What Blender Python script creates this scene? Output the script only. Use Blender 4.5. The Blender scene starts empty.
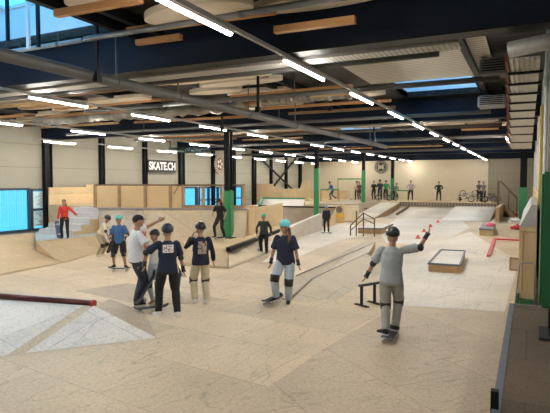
import bpy, bmesh, math, random
from mathutils import Vector, Matrix
random.seed(7)
R = math.radians
scn = bpy.context.scene
COL = scn.collection

# ------------------------------------------------------------------ camera, world, exposure
F = 520.0; W0, H0 = 550, 413
CH = 2.45; YAW = 26.1; PITCH = 2.75
cam_d = bpy.data.cameras.new('camera'); cam = bpy.data.objects.new('camera', cam_d); COL.objects.link(cam)
cam_d.sensor_width = 36; cam_d.lens = 36 * F / W0; cam_d.clip_end = 300
cam.location = (0, 0, CH); cam.rotation_euler = (R(90 - PITCH), 0, R(YAW)); scn.camera = cam
w = bpy.data.worlds.new('sky'); scn.world = w; w.use_nodes = True
bgn = w.node_tree.nodes['Background']; bgn.inputs[0].default_value = (0.09, 0.50, 0.92, 1); bgn.inputs[1].default_value = 2.2
scn.view_settings.view_transform = 'Standard'; scn.view_settings.look = 'None'
scn.view_settings.exposure = 0.3; scn.view_settings.gamma = 1; scn.view_settings.use_curve_mapping = False
scn.cycles.use_denoising = True; scn.cycles.max_bounces = 8; scn.cycles.diffuse_bounces = 5
LAMP = 178.0     # tube emission

CR = cam.rotation_euler.to_matrix()
def ray(px, py): return CR @ Vector(((px - W0/2)/F, -(py - H0/2)/F, -1))
def G(px, py, h=0.0):
    d = ray(px, py); t = (h - CH)/d.z
    return Vector((d.x*t, d.y*t, h))
def PY(px, py, Y):
    d = ray(px, py); t = Y/d.y
    return Vector((d.x*t, Y, CH + d.z*t))
def PXx(px, py, X):
    d = ray(px, py); t = X/d.x
    return Vector((X, d.y*t, CH + d.z*t))

# ------------------------------------------------------------------ materials
MATS = {}
def mat(name, c, rough=0.7, var=0.12, scale=6.0, metal=0.0, bump=0.0, emit=0.0, stretch=(1,1,1), spec=.5):
    if name in MATS: return MATS[name]
    m = bpy.data.materials.new(name); m.use_nodes = True; MATS[name] = m
    nt = m.node_tree; N = nt.nodes; L = nt.links; b = N['Principled BSDF']
    tc = N.new('ShaderNodeTexCoord'); mp = N.new('ShaderNodeMapping'); mp.inputs['Scale'].default_value = stretch
    L.new(tc.outputs['Object'], mp.inputs[0])
    nz = N.new('ShaderNodeTexNoise'); nz.inputs['Scale'].default_value = scale; nz.inputs['Detail'].default_value = 5
    L.new(mp.outputs[0], nz.inputs['Vector'])
    mx = N.new('ShaderNodeMix'); mx.data_type = 'RGBA'
    mx.inputs[6].default_value = (*[max(0, v*(1-var*1.6)) for v in c], 1)
    mx.inputs[7].default_value = (*[min(1, v*(1+var*1.6)) for v in c], 1)
    L.new(nz.outputs[0], mx.inputs[0]); L.new(mx.outputs[2], b.inputs['Base Color'])
    b.inputs['Roughness'].default_value = rough; b.inputs['Metallic'].default_value = metal; b.inputs['Specular IOR Level'].default_value = spec
    if bump:
        bp = N.new('ShaderNodeBump'); bp.inputs['Strength'].default_value = bump; bp.inputs['Distance'].default_value = 0.02
        L.new(nz.outputs[0], bp.inputs['Height']); L.new(bp.outputs[0], b.inputs['Normal'])
    if emit:
        b.inputs['Emission Color'].default_value = (*c, 1); b.inputs['Emission Strength'].default_value = emit
    return m

def ply(name, c, seam=(2.5, 1.25), seam_dark=0.7, scratch=0.35, rough=0.55, tone=0.1, rot=0.0, axes='xy', spec=0.35):
    """plywood / skate surface: sheets of slightly different tone, thin joints, wheel scratches"""
    if name in MATS: return MATS[name]
    m = bpy.data.materials.new(name); m.use_nodes = True; MATS[name] = m
    nt = m.node_tree; N = nt.nodes; L = nt.links; b = N['Principled BSDF']
    tc = N.new('ShaderNodeTexCoord'); mp = N.new('ShaderNodeMapping'); L.new(tc.outputs['Object'], mp.inputs[0])
    if axes == 'xz': mp.inputs['Rotation'].default_value = (R(90), 0, 0)
    elif axes == 'yz': mp.inputs['Rotation'].default_value = (R(90), 0, R(90))
    else: mp.inputs['Rotation'].default_value = (0, 0, rot)
    br = N.new('ShaderNodeTexBrick'); br.inputs['Scale'].default_value = 1
    br.inputs['Brick Width'].default_value = seam[0]; br.inputs['Row Height'].default_value = seam[1]
    br.inputs['Mortar Size'].default_value = 0.008; br.inputs['Mortar Smooth'].default_value = 0.3
    br.inputs['Color1'].default_value = (*[v*(1-tone) for v in c], 1)
    br.inputs['Color2'].default_value = (*[min(1, v*(1+tone)) for v in c], 1)
    br.inputs['Mortar'].default_value = (*[v*seam_dark for v in c], 1)
    L.new(mp.outputs[0], br.inputs['Vector'])
    big = N.new('ShaderNodeTexNoise'); big.inputs['Scale'].default_value = 0.45; big.inputs['Detail'].default_value = 8; big.inputs['Roughness'].default_value = 0.65
    L.new(mp.outputs[0], big.inputs['Vector'])
    fine = N.new('ShaderNodeTexNoise'); fine.inputs['Scale'].default_value = 26; fine.inputs['Detail'].default_value = 6; fine.inputs['Roughness'].default_value = 0.7
    L.new(mp.outputs[0], fine.inputs['Vector'])
    r1 = N.new('ShaderNodeMapRange'); r1.inputs[1].default_value = 0.3; r1.inputs[2].default_value = 0.7; r1.inputs[3].default_value = 0.80; r1.inputs[4].default_value = 1.10
    L.new(big.outputs[0], r1.inputs[0])
    r2 = N.new('ShaderNodeMapRange'); r2.inputs[1].default_value = 0.3; r2.inputs[2].default_value = 0.7; r2.inputs[3].default_value = 0.78; r2.inputs[4].default_value = 1.18
    L.new(fine.outputs[0], r2.inputs[0])
    mu = N.new('ShaderNodeMath'); mu.operation = 'MULTIPLY'; L.new(r1.outputs[0], mu.inputs[0]); L.new(r2.outputs[0], mu.inputs[1])
    last = mu.outputs[0]
    # arcs left by wheels: thin level lines of distorted noise
    for k, (sc, wd) in enumerate(((0.5, 0.010), (0.9, 0.014), (1.7, 0.02), (3.4, .035), (6, .05))):
        nz = N.new('ShaderNodeTexNoise'); nz.inputs['Scale'].default_value = sc; nz.inputs['Detail'].default_value = 1.2
        mp2 = N.new('ShaderNodeMapping'); mp2.inputs['Location'].default_value = (k*13.1, k*7.7, 0); mp2.inputs['Rotation'].default_value = (0, 0, k*0.9)
        mp2.inputs['Scale'].default_value = (1, 0.35, 1)
        L.new(mp.outputs[0], mp2.inputs[0]); L.new(mp2.outputs[0], nz.inputs['Vector'])
        pm = N.new('ShaderNodeMath'); pm.operation = 'MULTIPLY'; pm.inputs[1].default_value = 5; L.new(nz.outputs[0], pm.inputs[0])
        fr = N.new('ShaderNodeMath'); fr.operation = 'FRACT'; L.new(pm.outputs[0], fr.inputs[0])
        su = N.new('ShaderNodeMath'); su.operation = 'SUBTRACT'; su.inputs[1].default_value = 0.5; L.new(fr.outputs[0], su.inputs[0])
        ab = N.new('ShaderNodeMath'); ab.operation = 'ABSOLUTE'; L.new(su.outputs[0], ab.inputs[0])
        mr = N.new('ShaderNodeMapRange'); mr.inputs[1].default_value = 0; mr.inputs[2].default_value = wd*.75; mr.inputs[3].default_value = 1 - scratch*.7; mr.inputs[4].default_value = 1
        L.new(ab.outputs[0], mr.inputs[0])
        m3 = N.new('ShaderNodeMath'); m3.operation = 'MULTIPLY'; L.new(last, m3.inputs[0]); L.new(mr.outputs[0], m3.inputs[1]); last = m3.outputs[0]
    vm = N.new('ShaderNodeVectorMath'); vm.operation = 'SCALE'; L.new(br.outputs['Color'], vm.inputs[0]); L.new(last, vm.inputs['Scale'])
    L.new(vm.outputs[0], b.inputs['Base Color'])
    b.inputs['Roughness'].default_value = rough; b.inputs['Specular IOR Level'].default_value = spec
    return m

def lines_mat(name, c, period, axis, dark=0.75, duty=0.05, rough=0.6, metal=0.0, noise=0.06):
    """sheet with parallel joints or ribs every `period` metres along an axis"""
    if name in MATS: return MATS[name]
    m = bpy.data.materials.new(name); m.use_nodes = True; MATS[name] = m
    nt = m.node_tree; N = nt.nodes; L = nt.links; b = N['Principled BSDF']
    tc = N.new('ShaderNodeTexCoord'); sp = N.new('ShaderNodeSeparateXYZ'); L.new(tc.outputs['Object'], sp.inputs[0])
    dv = N.new('ShaderNodeMath'); dv.operation = 'DIVIDE'; dv.inputs[1].default_value = period; L.new(sp.outputs['XYZ'.index(axis)], dv.inputs[0])
    fr = N.new('ShaderNodeMath'); fr.operation = 'FRACT'; L.new(dv.outputs[0], fr.inputs[0])
    gt = N.new('ShaderNodeMath'); gt.operation = 'GREATER_THAN'; gt.inputs[1].default_value = duty; L.new(fr.outputs[0], gt.inputs[0])
    nz = N.new('ShaderNodeTexNoise'); nz.inputs['Scale'].default_value = 1.2; nz.inputs['Detail'].default_value = 6; L.new(tc.outputs['Object'], nz.inputs['Vector'])
    m0 = N.new('ShaderNodeMix'); m0.data_type = 'RGBA'; m0.inputs[6].default_value = (*[v*(1-noise) for v in c], 1); m0.inputs[7].default_value = (*[v*(1+noise) for v in c], 1); L.new(nz.outputs[0], m0.inputs[0])
    mx = N.new('ShaderNodeMix'); mx.data_type = 'RGBA'; mx.inputs[6].default_value = (*[v*dark for v in c], 1)
    L.new(m0.outputs[2], mx.inputs[7]); L.new(gt.outputs[0], mx.inputs[0]); L.new(mx.outputs[2], b.inputs['Base Color'])
    b.inputs['Roughness'].default_value = rough; b.inputs['Metallic'].default_value = metal
    return m

M_floor = ply('skate_floor', (0.61, 0.49, 0.34), rot=R(8))
M_floor_light = ply('pale_skate_sheet', (0.74, 0.68, 0.58), scratch=0.28, tone=0.05, rot=R(2))
M_floor_white = ply('white_skate_sheet', (0.74, 0.69, 0.62), scratch=0.3, tone=0.03)
M_floor_brown = ply('brown_skate_sheet', (0.47, 0.385, 0.28), scratch=0.3, tone=0.05)
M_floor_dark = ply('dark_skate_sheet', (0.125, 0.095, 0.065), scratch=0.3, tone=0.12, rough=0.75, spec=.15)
M_ramp = ply('ramp_plywood', (0.61, 0.475, 0.29), scratch=0.18, tone=0.06)
M_ramp_grey = ply('worn_grey_ramp', (0.56, 0.50, 0.42), scratch=0.25, tone=0.12)
M_ramp_white = ply('white_ramp_sheet', (0.78, 0.74, 0.67), scratch=0.12, tone=0.03)
M_ply_x = ply('plywood_upright', (0.66, 0.49, 0.28), seam=(1.25, 2.5), scratch=0.08, tone=0.1, axes='xz')
M_ply_y = ply('plywood_upright_side', (0.66, 0.50, 0.29), seam=(1.25, 2.5), scratch=0.08, tone=0.1, axes='yz')
M_wood = mat('pine_batten', (0.40, 0.225, 0.085), .7, .25, 3, stretch=(.5, 6, 6))
M_woodd = mat('dark_stained_wood', (0.14, 0.09, 0.055), .7, .25, 5)
M_woodm = mat('worn_brown_wood', (0.36, 0.24, 0.13), .7, .25, 5)
M_black = mat('black_steel', (0.006, 0.0065, 0.008), .5, .2, 3, spec=.2)
M_skytint = mat('skylight_tinted_steel', (0.009, 0.014, 0.026), .5, .25, 1, spec=.12)  # blue skylight tint on the beams is painted into this near-black colour
M_rail = mat('dark_red_rail', (0.10, 0.025, 0.025), .35, .3, 8, metal=.4)
M_steel = mat('worn_steel', (0.33, 0.34, 0.37), .4, .15, 8, metal=.7)
M_coping = mat('slate_grey_coping', (0.11, 0.13, 0.16), .5, .2, 6)
M_galv = mat('galvanised_duct', (0.32, 0.31, 0.29), .5, .2, 8, metal=.3, bump=.4)
M_pipe = mat('dark_grey_pipe', (0.085, 0.083, 0.078), .5, .12, 6)
M_flex = mat('crumpled_foil_duct', (0.27, 0.25, 0.215), .45, .35, 5, metal=.2, bump=1)
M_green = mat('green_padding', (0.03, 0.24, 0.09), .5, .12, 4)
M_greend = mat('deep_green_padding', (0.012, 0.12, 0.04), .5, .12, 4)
M_greenr = mat('green_paint', (0.09, 0.28, 0.11), .5, .12, 4)
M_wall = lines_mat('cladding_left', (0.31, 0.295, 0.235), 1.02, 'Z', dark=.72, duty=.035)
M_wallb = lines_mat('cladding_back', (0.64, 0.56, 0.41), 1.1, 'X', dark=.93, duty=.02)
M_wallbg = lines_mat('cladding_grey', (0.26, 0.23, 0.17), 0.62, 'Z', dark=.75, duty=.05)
M_wallr = mat('right_wall_paint', (0.36, 0.36, 0.33), .7, .12, 3)
M_roof = lines_mat('roof_deck', (0.035, 0.033, 0.030), 0.28, 'Y', dark=.3, duty=.4, metal=.2)
M_roofl = lines_mat('pale_roof_deck', (0.26, 0.23, 0.185), 0.28, 'Y', dark=.6, duty=.4, metal=.1)
M_white = mat('white_paint', (0.78, 0.79, 0.78), .5, .04, 5)
M_baffle = mat('cream_acoustic_panel', (0.66, 0.57, 0.44), .9, .12, 2)
M_bluedeck = ply('blue_grey_deck', (0.36, 0.47, 0.55), scratch=.15, tone=.08)
M_stairg = mat('pale_blue_stair_tread', (0.56, 0.56, 0.57), .6, .1, 4)
M_red = mat('red_paint', (0.52, 0.035, 0.045), .5, .1, 5)
M_tray = lines_mat('cable_tray_mesh', (0.42, 0.40, 0.36), 0.075, 'X', dark=.55, duty=.3)
M_trayd = mat('cable_tray_side', (0.22, 0.2, 0.17), .6, .15, 12)
M_yellow = mat('yellow_pipe_paint', (0.55, 0.42, 0.11), .5, .1, 5)
M_tube = mat('lamp_diffuser', (1.0, 0.955, 0.88), .5, 0, 1, emit=LAMP)
M_rubber = mat('black_rubber', (0.012, 0.012, 0.013), .8, .2, 20)
M_grip = mat('grip_tape', (0.03, 0.03, 0.033), .95, .3, 40)
M_deckw = mat('maple_deck', (0.45, 0.28, 0.13), .5, .15, 8)
M_wheel = mat('cream_wheel', (0.75, 0.72, 0.62), .5, .05, 10)
M_glassf = mat('window_frame_paint', (0.03, 0.045, 0.06), .5, .1, 5)
# tinted window glass and frosted skylight: daylight comes through
def glass(name, c, rough):
    m = bpy.data.materials.new(name); m.use_nodes = True; N = m.node_tree.nodes; L = m.node_tree.links
    N.remove(N['Principled BSDF']); o = N['Material Output']
    tr = N.new('ShaderNodeBsdfTransparent'); tr.inputs[0].default_value = (*c, 1)
    gl = N.new('ShaderNodeBsdfGlossy'); gl.inputs['Roughness'].default_value = rough
    ms = N.new('ShaderNodeMixShader'); ms.inputs[0].default_value = .06
    L.new(tr.outputs[0], ms.inputs[1]); L.new(gl.outputs[0], ms.inputs[2]); L.new(ms.outputs[0], o.inputs[0]); return m
M_glass = glass('window_glass', (0.9, 0.84, 0.80), .05)
M_skyglass = glass('skylight_glass', (0.95, 0.98, 1), .2)

# ------------------------------------------------------------------ helpers
def tag(o, label=None, cat=None, group=None, kind=None):
    if label: o['label'] = label
    if cat: o['category'] = cat
    if group: o['group'] = group
    if kind: o['kind'] = kind
    return o
def empty(name, loc=(0,0,0), rz=0, label=None, cat=None, group=None):
    o = bpy.data.objects.new(name, None); COL.objects.link(o); o.location = loc; o.rotation_euler = (0,0,rz)
    o.empty_display_size = .2
    return tag(o, label, cat, group)
def make(name, bm, mats, parent=None, smooth=False, recalc=True):
    if recalc: bmesh.ops.recalc_face_normals(bm, faces=bm.faces)
    me = bpy.data.meshes.new(name); bm.to_mesh(me); bm.free()
    for m in (mats if isinstance(mats, (list, tuple)) else [mats]): me.materials.append(m)
    if smooth:
        for p in me.polygons: p.use_smooth = True
    o = bpy.data.objects.new(name, me); COL.objects.link(o)
    if parent: o.parent = parent
    return o
def box(bm, a, b, mi=0, bev=0.0):
    x0,y0,z0 = [min(a[i], b[i]) for i in range(3)]; x1,y1,z1 = [max(a[i], b[i]) for i in range(3)]
    v = [bm.verts.new(p) for p in ((x0,y0,z0),(x1,y0,z0),(x1,y1,z0),(x0,y1,z0),(x0,y0,z1),(x1,y0,z1),(x1,y1,z1),(x0,y1,z1))]
    fs = []
    for q in ((0,3,2,1),(4,5,6,7),(0,1,5,4),(1,2,6,5),(2,3,7,6),(3,0,4,7)):
        f = bm.faces.new([v[i] for i in q]); f.material_index = mi; fs.append(f)
    if bev:
        r = bmesh.ops.bevel(bm, geom=list({e for f in fs for e in f.edges}), offset=bev, segments=2, affect='EDGES', material=mi)
def bar(bm, a, b, wx, wz, mi=0, up=(0,0,1)):
    """rectangular bar from a to b"""
    a = Vector(a); b = Vector(b); d = (b-a).normalized(); u = Vector(up)
    if abs(d.dot(u)) > .98: u = Vector((0,1,0))
    s = d.cross(u).normalized(); u = s.cross(d).normalized()
    vs = []
    for p in (a, b):
        for i, j in ((-1,-1),(1,-1),(1,1),(-1,1)): vs.append(bm.verts.new(p + s*i*wx/2 + u*j*wz/2))
    for q in ((3,2,1,0),(4,5,6,7),(0,1,5,4),(1,2,6,5),(2,3,7,6),(3,0,4,7)):
        bm.faces.new([vs[i] for i in q]).material_index = mi
def tube(bm, pts, rad, seg=10, mi=0, xdir=None, caps=True):
    """tube along a polyline; rad = number, list of numbers or list of (rx, ry)"""
    pts = [Vector(p) for p in pts]; n = len(pts)
    if not isinstance(rad, (list, tuple)): rad = [rad]*n
    rings = []; prev = None
    for i, p in enumerate(pts):
        d = (pts[min(i+1, n-1)] - pts[max(i-1, 0)])
        d = d.normalized() if d.length > 1e-9 else Vector((0,0,1))
        if xdir is not None: s = Vector(xdir) - d*Vector(xdir).dot(d)
        elif prev is not None: s = prev - d*prev.dot(d)
        else: s = Vector((0,0,1)).cross(d)
        if s.length < 1e-4: s = Vector((1,0,0)) - d*d.x
        if s.length < 1e-4: s = Vector((0,1,0))
        s.normalize(); prev = s; t = d.cross(s)
        r = rad[i]; rx, ry = r if isinstance(r, (list, tuple)) else (r, r)
        rings.append([bm.verts.new(p + s*rx*math.cos(2*math.pi*k/seg) + t*ry*math.sin(2*math.pi*k/seg)) for k in range(seg)])
    for a, b in zip(rings, rings[1:]):
        for k in range(seg):
            bm.faces.new((a[k], a[(k+1)%seg], b[(k+1)%seg], b[k])).material_index = mi
    if caps:
        bm.faces.new(rings[0][::-1]).material_index = mi; bm.faces.new(rings[-1]).material_index = mi
def ball(bm, c, r, mi=0, u=12, v=8, rot=None):
    r = r if isinstance(r, (list, tuple)) else (r, r, r)
    Mx = Matrix.Translation(Vector(c)) @ (rot.to_4x4() if rot is not None else Matrix.Identity(4)) @ Matrix.Diagonal((*r, 1))
    g = bmesh.ops.create_uvsphere(bm, u_segments=u, v_segments=v, radius=1, matrix=Mx)
    for vv in g['verts']:
        for f in vv.link_faces: f.material_index = mi
def prism(bm, pts, h0, h1=None, mi=0, side=None):
    """vertical prism; pts hold x, y (and z = top if h1 is None)"""
    side = mi if side is None else side
    lo = [bm.verts.new((p[0], p[1], h0)) for p in pts]
    hi = [bm.verts.new((p[0], p[1], p[2] if h1 is None else h1)) for p in pts]
    n = len(pts)
    bm.faces.new(hi).material_index = mi; bm.faces.new(lo[::-1]).material_index = side
    for i in range(n): bm.faces.new((lo[i], lo[(i+1)%n], hi[(i+1)%n], hi[i])).material_index = side
def ramp(bm, t0, t1, b0, b1, seg=12, curved=True, mi=0, side=1):
    """solid ramp: top edge t0-t1, foot b0-b1, concave face, vertical back and ends"""
    t0,t1,b0,b1 = map(Vector, (t0,t1,b0,b1)); L_, R_ = [], []
    for i in range(seg+1):
        t = i/seg; k = (1 - math.cos(t*math.pi/2)) if curved else t
        for arr, b, tp in ((L_, b0, t0), (R_, b1, t1)):
            p = b.lerp(tp, t); p.z = b.z + (tp.z-b.z)*k; arr.append(bm.verts.new(p))
    lz = bm.verts.new((t0.x, t0.y, b0.z)); rz = bm.verts.new((t1.x, t1.y, b1.z))
    for i in range(seg):
        f = bm.faces.new((L_[i], R_[i], R_[i+1], L_[i+1])); f.material_index = mi; f.smooth = True
    bm.faces.new(L_ + [lz]).material_index = side; bm.faces.new(R_[::-1] + [rz]).material_index = side
    bm.faces.new((L_[-1], R_[-1], rz, lz)).material_index = side; bm.faces.new((L_[0], lz, rz, R_[0])).material_index = side
def copy_tree(o, parent=None):
    c = o.copy(); COL.objects.link(c); c.parent = parent
    for ch in list(o.children): copy_tree(ch, c)
    return c
def text_mesh(name, s, size, m, parent, loc, rot, ext=.01, bold=0.0, sx=1.0):
    cu = bpy.data.curves.new('lettering', 'FONT'); cu.body = s; cu.size = size; cu.extrude = ext; cu.offset = bold
    cu.align_x = 'CENTER'; cu.align_y = 'CENTER'
    t = bpy.data.objects.new('lettering', cu); COL.objects.link(t); bpy.context.view_layer.update()
    me = bpy.data.meshes.new_from_object(t.evaluated_get(bpy.context.evaluated_depsgraph_get()))
    bpy.data.objects.remove(t); me.materials.clear(); me.materials.append(m)
    o = bpy.data.objects.new(name, me); COL.objects.link(o); o.parent = parent; o.location = loc; o.rotation_euler = rot; o.scale = (sx, 1, 1)
    return o
ORD = ['first','second','third','fourth','fifth','sixth','seventh','eighth','ninth','tenth','eleventh','twelfth','thirteenth','fourteenth','fifteenth','sixteenth','seventeenth','eighteenth','nineteenth','twentieth']

# ------------------------------------------------------------------ the hall
XL, XR, YB, ZR = -19.9, 0.24, 46.7, 5.05
XE = 6.0
BEAM_Y = [7.1, 16.7, 26.7, 36.6, 46.3]
bm = bmesh.new(); box(bm, (XL, -4, -.2), (XE, YB, 0)); fl = make('floor', bm, M_floor); tag(fl, kind='structure')
# patches of newer sheets in the floor
def patch(pts, m, z=.004, zb=-.01):
    bm = bmesh.new(); prism(bm, [G(*p) for p in pts], zb, z); o = make('floor', bm, m); tag(o, kind='structure')
patch([(398,305.5),(504.5,312),(519,262),(470,232),(402,252),(386,283)], M_floor_light)
patch([(286,262),(330,244),(372,232),(345,222),(292,240),(262,262)], M_floor_light, .0045)
patch([(386,243),(430,247),(470,228),(455,214),(402,214),(380,232)], M_floor_white, .005)
patch([(75,291),(128,283),(230,300),(150,306)], M_floor_brown, .0035)
patch([(420,247),(462,249),(466,238),(432,235)], M_floor_light, .006)
patch([(230,413),(330,345),(398,306),(504,312),(503,413)], ply('tan_skate_sheet', (0.545, 0.435, 0.31), scratch=.34, tone=.05, rot=R(40)), .0015)

# walls with real window openings
def wall_x(name, x0, x1, ya, yb, zt, holes, m):
    """wall in the YZ plane made of boxes around window holes (y0,y1,z0,z1)"""
    bm = bmesh.new(); y = ya
    for (h0, h1, z0, z1) in sorted(holes):
        if h0 > y: box(bm, (x0, y, 0), (x1, h0, zt))
        box(bm, (x0, h0, 0), (x1, h1, z0)); box(bm, (x0, h0, z1), (x1, h1, zt)); y = h1
    box(bm, (x0, y, 0), (x1, yb, zt)); o = make(name, bm, m); tag(o, kind='structure'); return o
Yp = lambda px, X=XL: PXx(px, 181, X).y
HOL = [(5.0, Yp(29.5), .3, 2.12), (Yp(31), Yp(45), .3, 2.08), (Yp(181), Yp(197), .35, 2.05), (Yp(199), Yp(243), .35, 2.05)]
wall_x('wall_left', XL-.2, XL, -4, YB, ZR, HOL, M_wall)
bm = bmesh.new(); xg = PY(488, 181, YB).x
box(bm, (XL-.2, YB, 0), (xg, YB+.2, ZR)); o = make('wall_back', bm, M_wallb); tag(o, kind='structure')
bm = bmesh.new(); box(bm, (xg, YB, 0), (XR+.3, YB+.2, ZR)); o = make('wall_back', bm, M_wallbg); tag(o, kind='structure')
bm = bmesh.new(); box(bm, (XR, 9.3, 0), (XR+.2, YB, ZR)); o = make('wall_right', bm, M_wallr); tag(o, kind='structure')
bm = bmesh.new(); box(bm, (XE, -4, 0), (XE+.2, YB, ZR)); o = make('wall_outer_right', bm, M_wallr); tag(o, kind='structure')
bm = bmesh.new(); box(bm, (XL-.2, -4.2, 0), (XE+.2, -4, ZR)); o = make('wall_front', bm, M_wallr); tag(o, kind='structure')
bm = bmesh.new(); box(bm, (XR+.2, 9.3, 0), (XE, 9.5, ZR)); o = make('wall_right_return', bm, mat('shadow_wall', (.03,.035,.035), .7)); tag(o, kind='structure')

# windows
wn = 0
def window(y0, y1, z0, z1, nv, nh, poster=False, curtain=False):
    global wn; wn += 1
    r = empty('window_%d' % wn, (XL, (y0+y1)/2, z0)); tag(r, kind='structure')
    yc = (y0+y1)/2; bm = bmesh.new()
    for i in range(nv+1):
        y = y0 + (y1-y0)*i/nv - yc; box(bm, (-.12, y-.05, 0), (.05, y+.05, z1-z0))
    for j in range(nh+1):
        z = (z1-z0)*j/nh; box(bm, (-.12, y0-yc, z-.05), (.05, y1-yc, z+.05))
    make('window_frame', bm, M_glassf, r)
    bm = bmesh.new(); box(bm, (-.1, y0-yc, 0), (-.09, y1-yc, z1-z0)); make('pane', bm, M_glass, r)
    return r
for i, (a, b, c, d) in enumerate(HOL): window(a, b, c, d, (5, 1, 1, 5)[i], (1, 2, 1, 2)[i])
# slatted outdoor blinds and the pale container wall seen through the panes
M_blind = mat('translucent_blue_strip', (0.30, 0.72, 0.92), .6, .1, 2)
nt = M_blind.node_tree; tl = nt.nodes.new('ShaderNodeBsdfTranslucent'); tl.inputs[0].default_value = (.75, .95, 1, 1)
tp = nt.nodes.new('ShaderNodeBsdfTransparent'); tp.inputs[0].default_value = (.9, .97, 1, 1); m1 = nt.nodes.new('ShaderNodeMixShader'); m1.inputs[0].default_value = .45
nt.links.new(tl.outputs[0], m1.inputs[1]); nt.links.new(tp.outputs[0], m1.inputs[2]); nt.links.new(m1.outputs[0], nt.nodes['Material Output'].inputs[0])
for i, (a, b_, c, d) in enumerate(HOL):
    if i in (0, 2, 3):
        bm = bmesh.new(); y = a
        while y < b_ - .1: box(bm, (-.30, y-a, .0), (-.27, y-a+.30, d-c-.02)); y += .36
        o = make('strip_curtain', bm, M_blind); o.location = (XL, a, c)
        tag(o, ('light blue vertical blind strips in the long window at the left edge', 0, 'light blue blind strips in the narrow window beyond the plywood fence', 'light blue blind strips in the wide window behind the green padded column')[i], 'blind')
# posters on the small left window
for k, (za, zb, s) in enumerate(((1.25, 2.0, 'upper'), (.42, 1.13, 'lower'))):
    r = empty('poster', (XL-.05, (HOL[1][0]+HOL[1][1])/2, za), 0, 'white %s poster with coloured scribbled print taped in the window by the red jacket' % s, 'poster')
    bm = bmesh.new(); hw = (HOL[1][1]-HOL[1][0])/2-.1; box(bm, (0, -hw, 0), (.01, hw, zb-za)); make('sheet', bm, mat('poster_paper', (.62, .85, .88), .6, .05, 3), r)
    bm = bmesh.new(); rr = random.Random(k)
    for q in range(9):
        y = rr.uniform(-hw*.8, hw*.5); z = .07 + q*(zb-za-.12)/9
        box(bm, (.011, y, z), (.014, min(hw*.85, y+rr.uniform(.15, .5)), z+.03), q % 2)
    make('print', bm, [mat('poster_teal_ink', (.05,.4,.4)), mat('poster_pink_ink', (.7,.15,.3))], r)

# roof with skylight openings
SKY = [(-10.6, -6.42, 3.0, 6.93), (-3.45, -1.35, 13.6, 16.3), (-9.0, -6.2, 23.3, 26.2), (-4.6, -1.2, 33.2, 36.2)]
bm = bmesh.new(); bays = [-4, 7.1, 16.7, 26.7, 36.6, YB]
for i in range(5):
    a, b_ = bays[i], bays[i+1]; sk = [s for s in SKY if a <= s[2] < b_][:1]
    if not sk: box(bm, (XL-.2, a, ZR), (XE+.2, b_, ZR+.15)); continue
    x0, x1, y0, y1 = sk[0]
    box(bm, (XL-.2, a, ZR), (x0, b_, ZR+.15)); box(bm, (x1, a, ZR), (XE+.2, b_, ZR+.15))
    box(bm, (x0, a, ZR), (x1, y0, ZR+.15)); box(bm, (x0, y1, ZR), (x1, b_, ZR+.15))
o = make('ceiling', bm, M_roof); tag(o, kind='structure')
M_ups = mat('skylight_upstand', (0.78, 0.86, 0.90), .6, .06, 3)
names = ['largest skylight above the left foreground', 'skylight beside the cable tray in the second bay', 'skylight in the third bay left of the lamp row', 'small skylight in the fourth bay near the back wall']
for (x0, x1, y0, y1), nm in zip(SKY, names):
    r = empty('skylight', (x0, y0, ZR), 0, 'blue-lit ' + nm, 'skylight'); dx, dy = x1-x0, y1-y0
    bm = bmesh.new()
    box(bm, (-.06, -.06, .0), (0, dy+.06, .75)); box(bm, (dx, -.06, .0), (dx+.06, dy+.06, .75))
    box(bm, (0, -.06, .0), (dx, 0, .75)); box(bm, (0, dy, .0), (dx, dy+.06, .75)); make('upstand', bm, M_ups, r)
    bm = bmesh.new(); n = 3
    for i in range(n+1): x = dx*i/n; box(bm, (x-.03, 0, .72), (x+.03, dy, .78))
    for j in (0, dy): box(bm, (0, j-.03, .72), (dx, j+.03, .78))
    make('glazing_bar', bm, M_white, r)
    bm = bmesh.new(); box(bm, (0, 0, .76), (dx, dy, .775)); make('pane', bm, M_skyglass, r)

# transverse beams and longitudinal purlins
for i, y in enumerate(BEAM_Y):
    r = empty('steel_beam', (-7, y, 4.31), 0, 'deep black steel roof beam across the hall, %s from the viewer' % ORD[i], 'beam')
    bm = bmesh.new(); box(bm, (XL+7, -.02, 0.02), (XE+7, .02, .70)); make('web', bm, M_skytint, r)
    bm = bmesh.new(); box(bm, (XL+7, -.15, 0), (XE+7, .15, .025)); make('lower_flange', bm, M_black, r)
    bm = bmesh.new(); box(bm, (XL+7, -.15, .70), (XE+7, .15, .735)); make('upper_flange', bm, M_black, r)
k = 0
for x in (-18.2, -16.0, -13.4, -11.0, -6.08, -5.6, -1.15, 1.2):
    bm = bmesh.new()
    bar(bm, (x, -4, ZR-.09), (x, YB, ZR-.09), .12, .16); o = make('roof_purlin', bm, M_black)
    tag(o, 'dark steel purlin running lengthwise under the roof, %s from the left wall' % ORD[k], 'purlin'); k += 1

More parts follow.
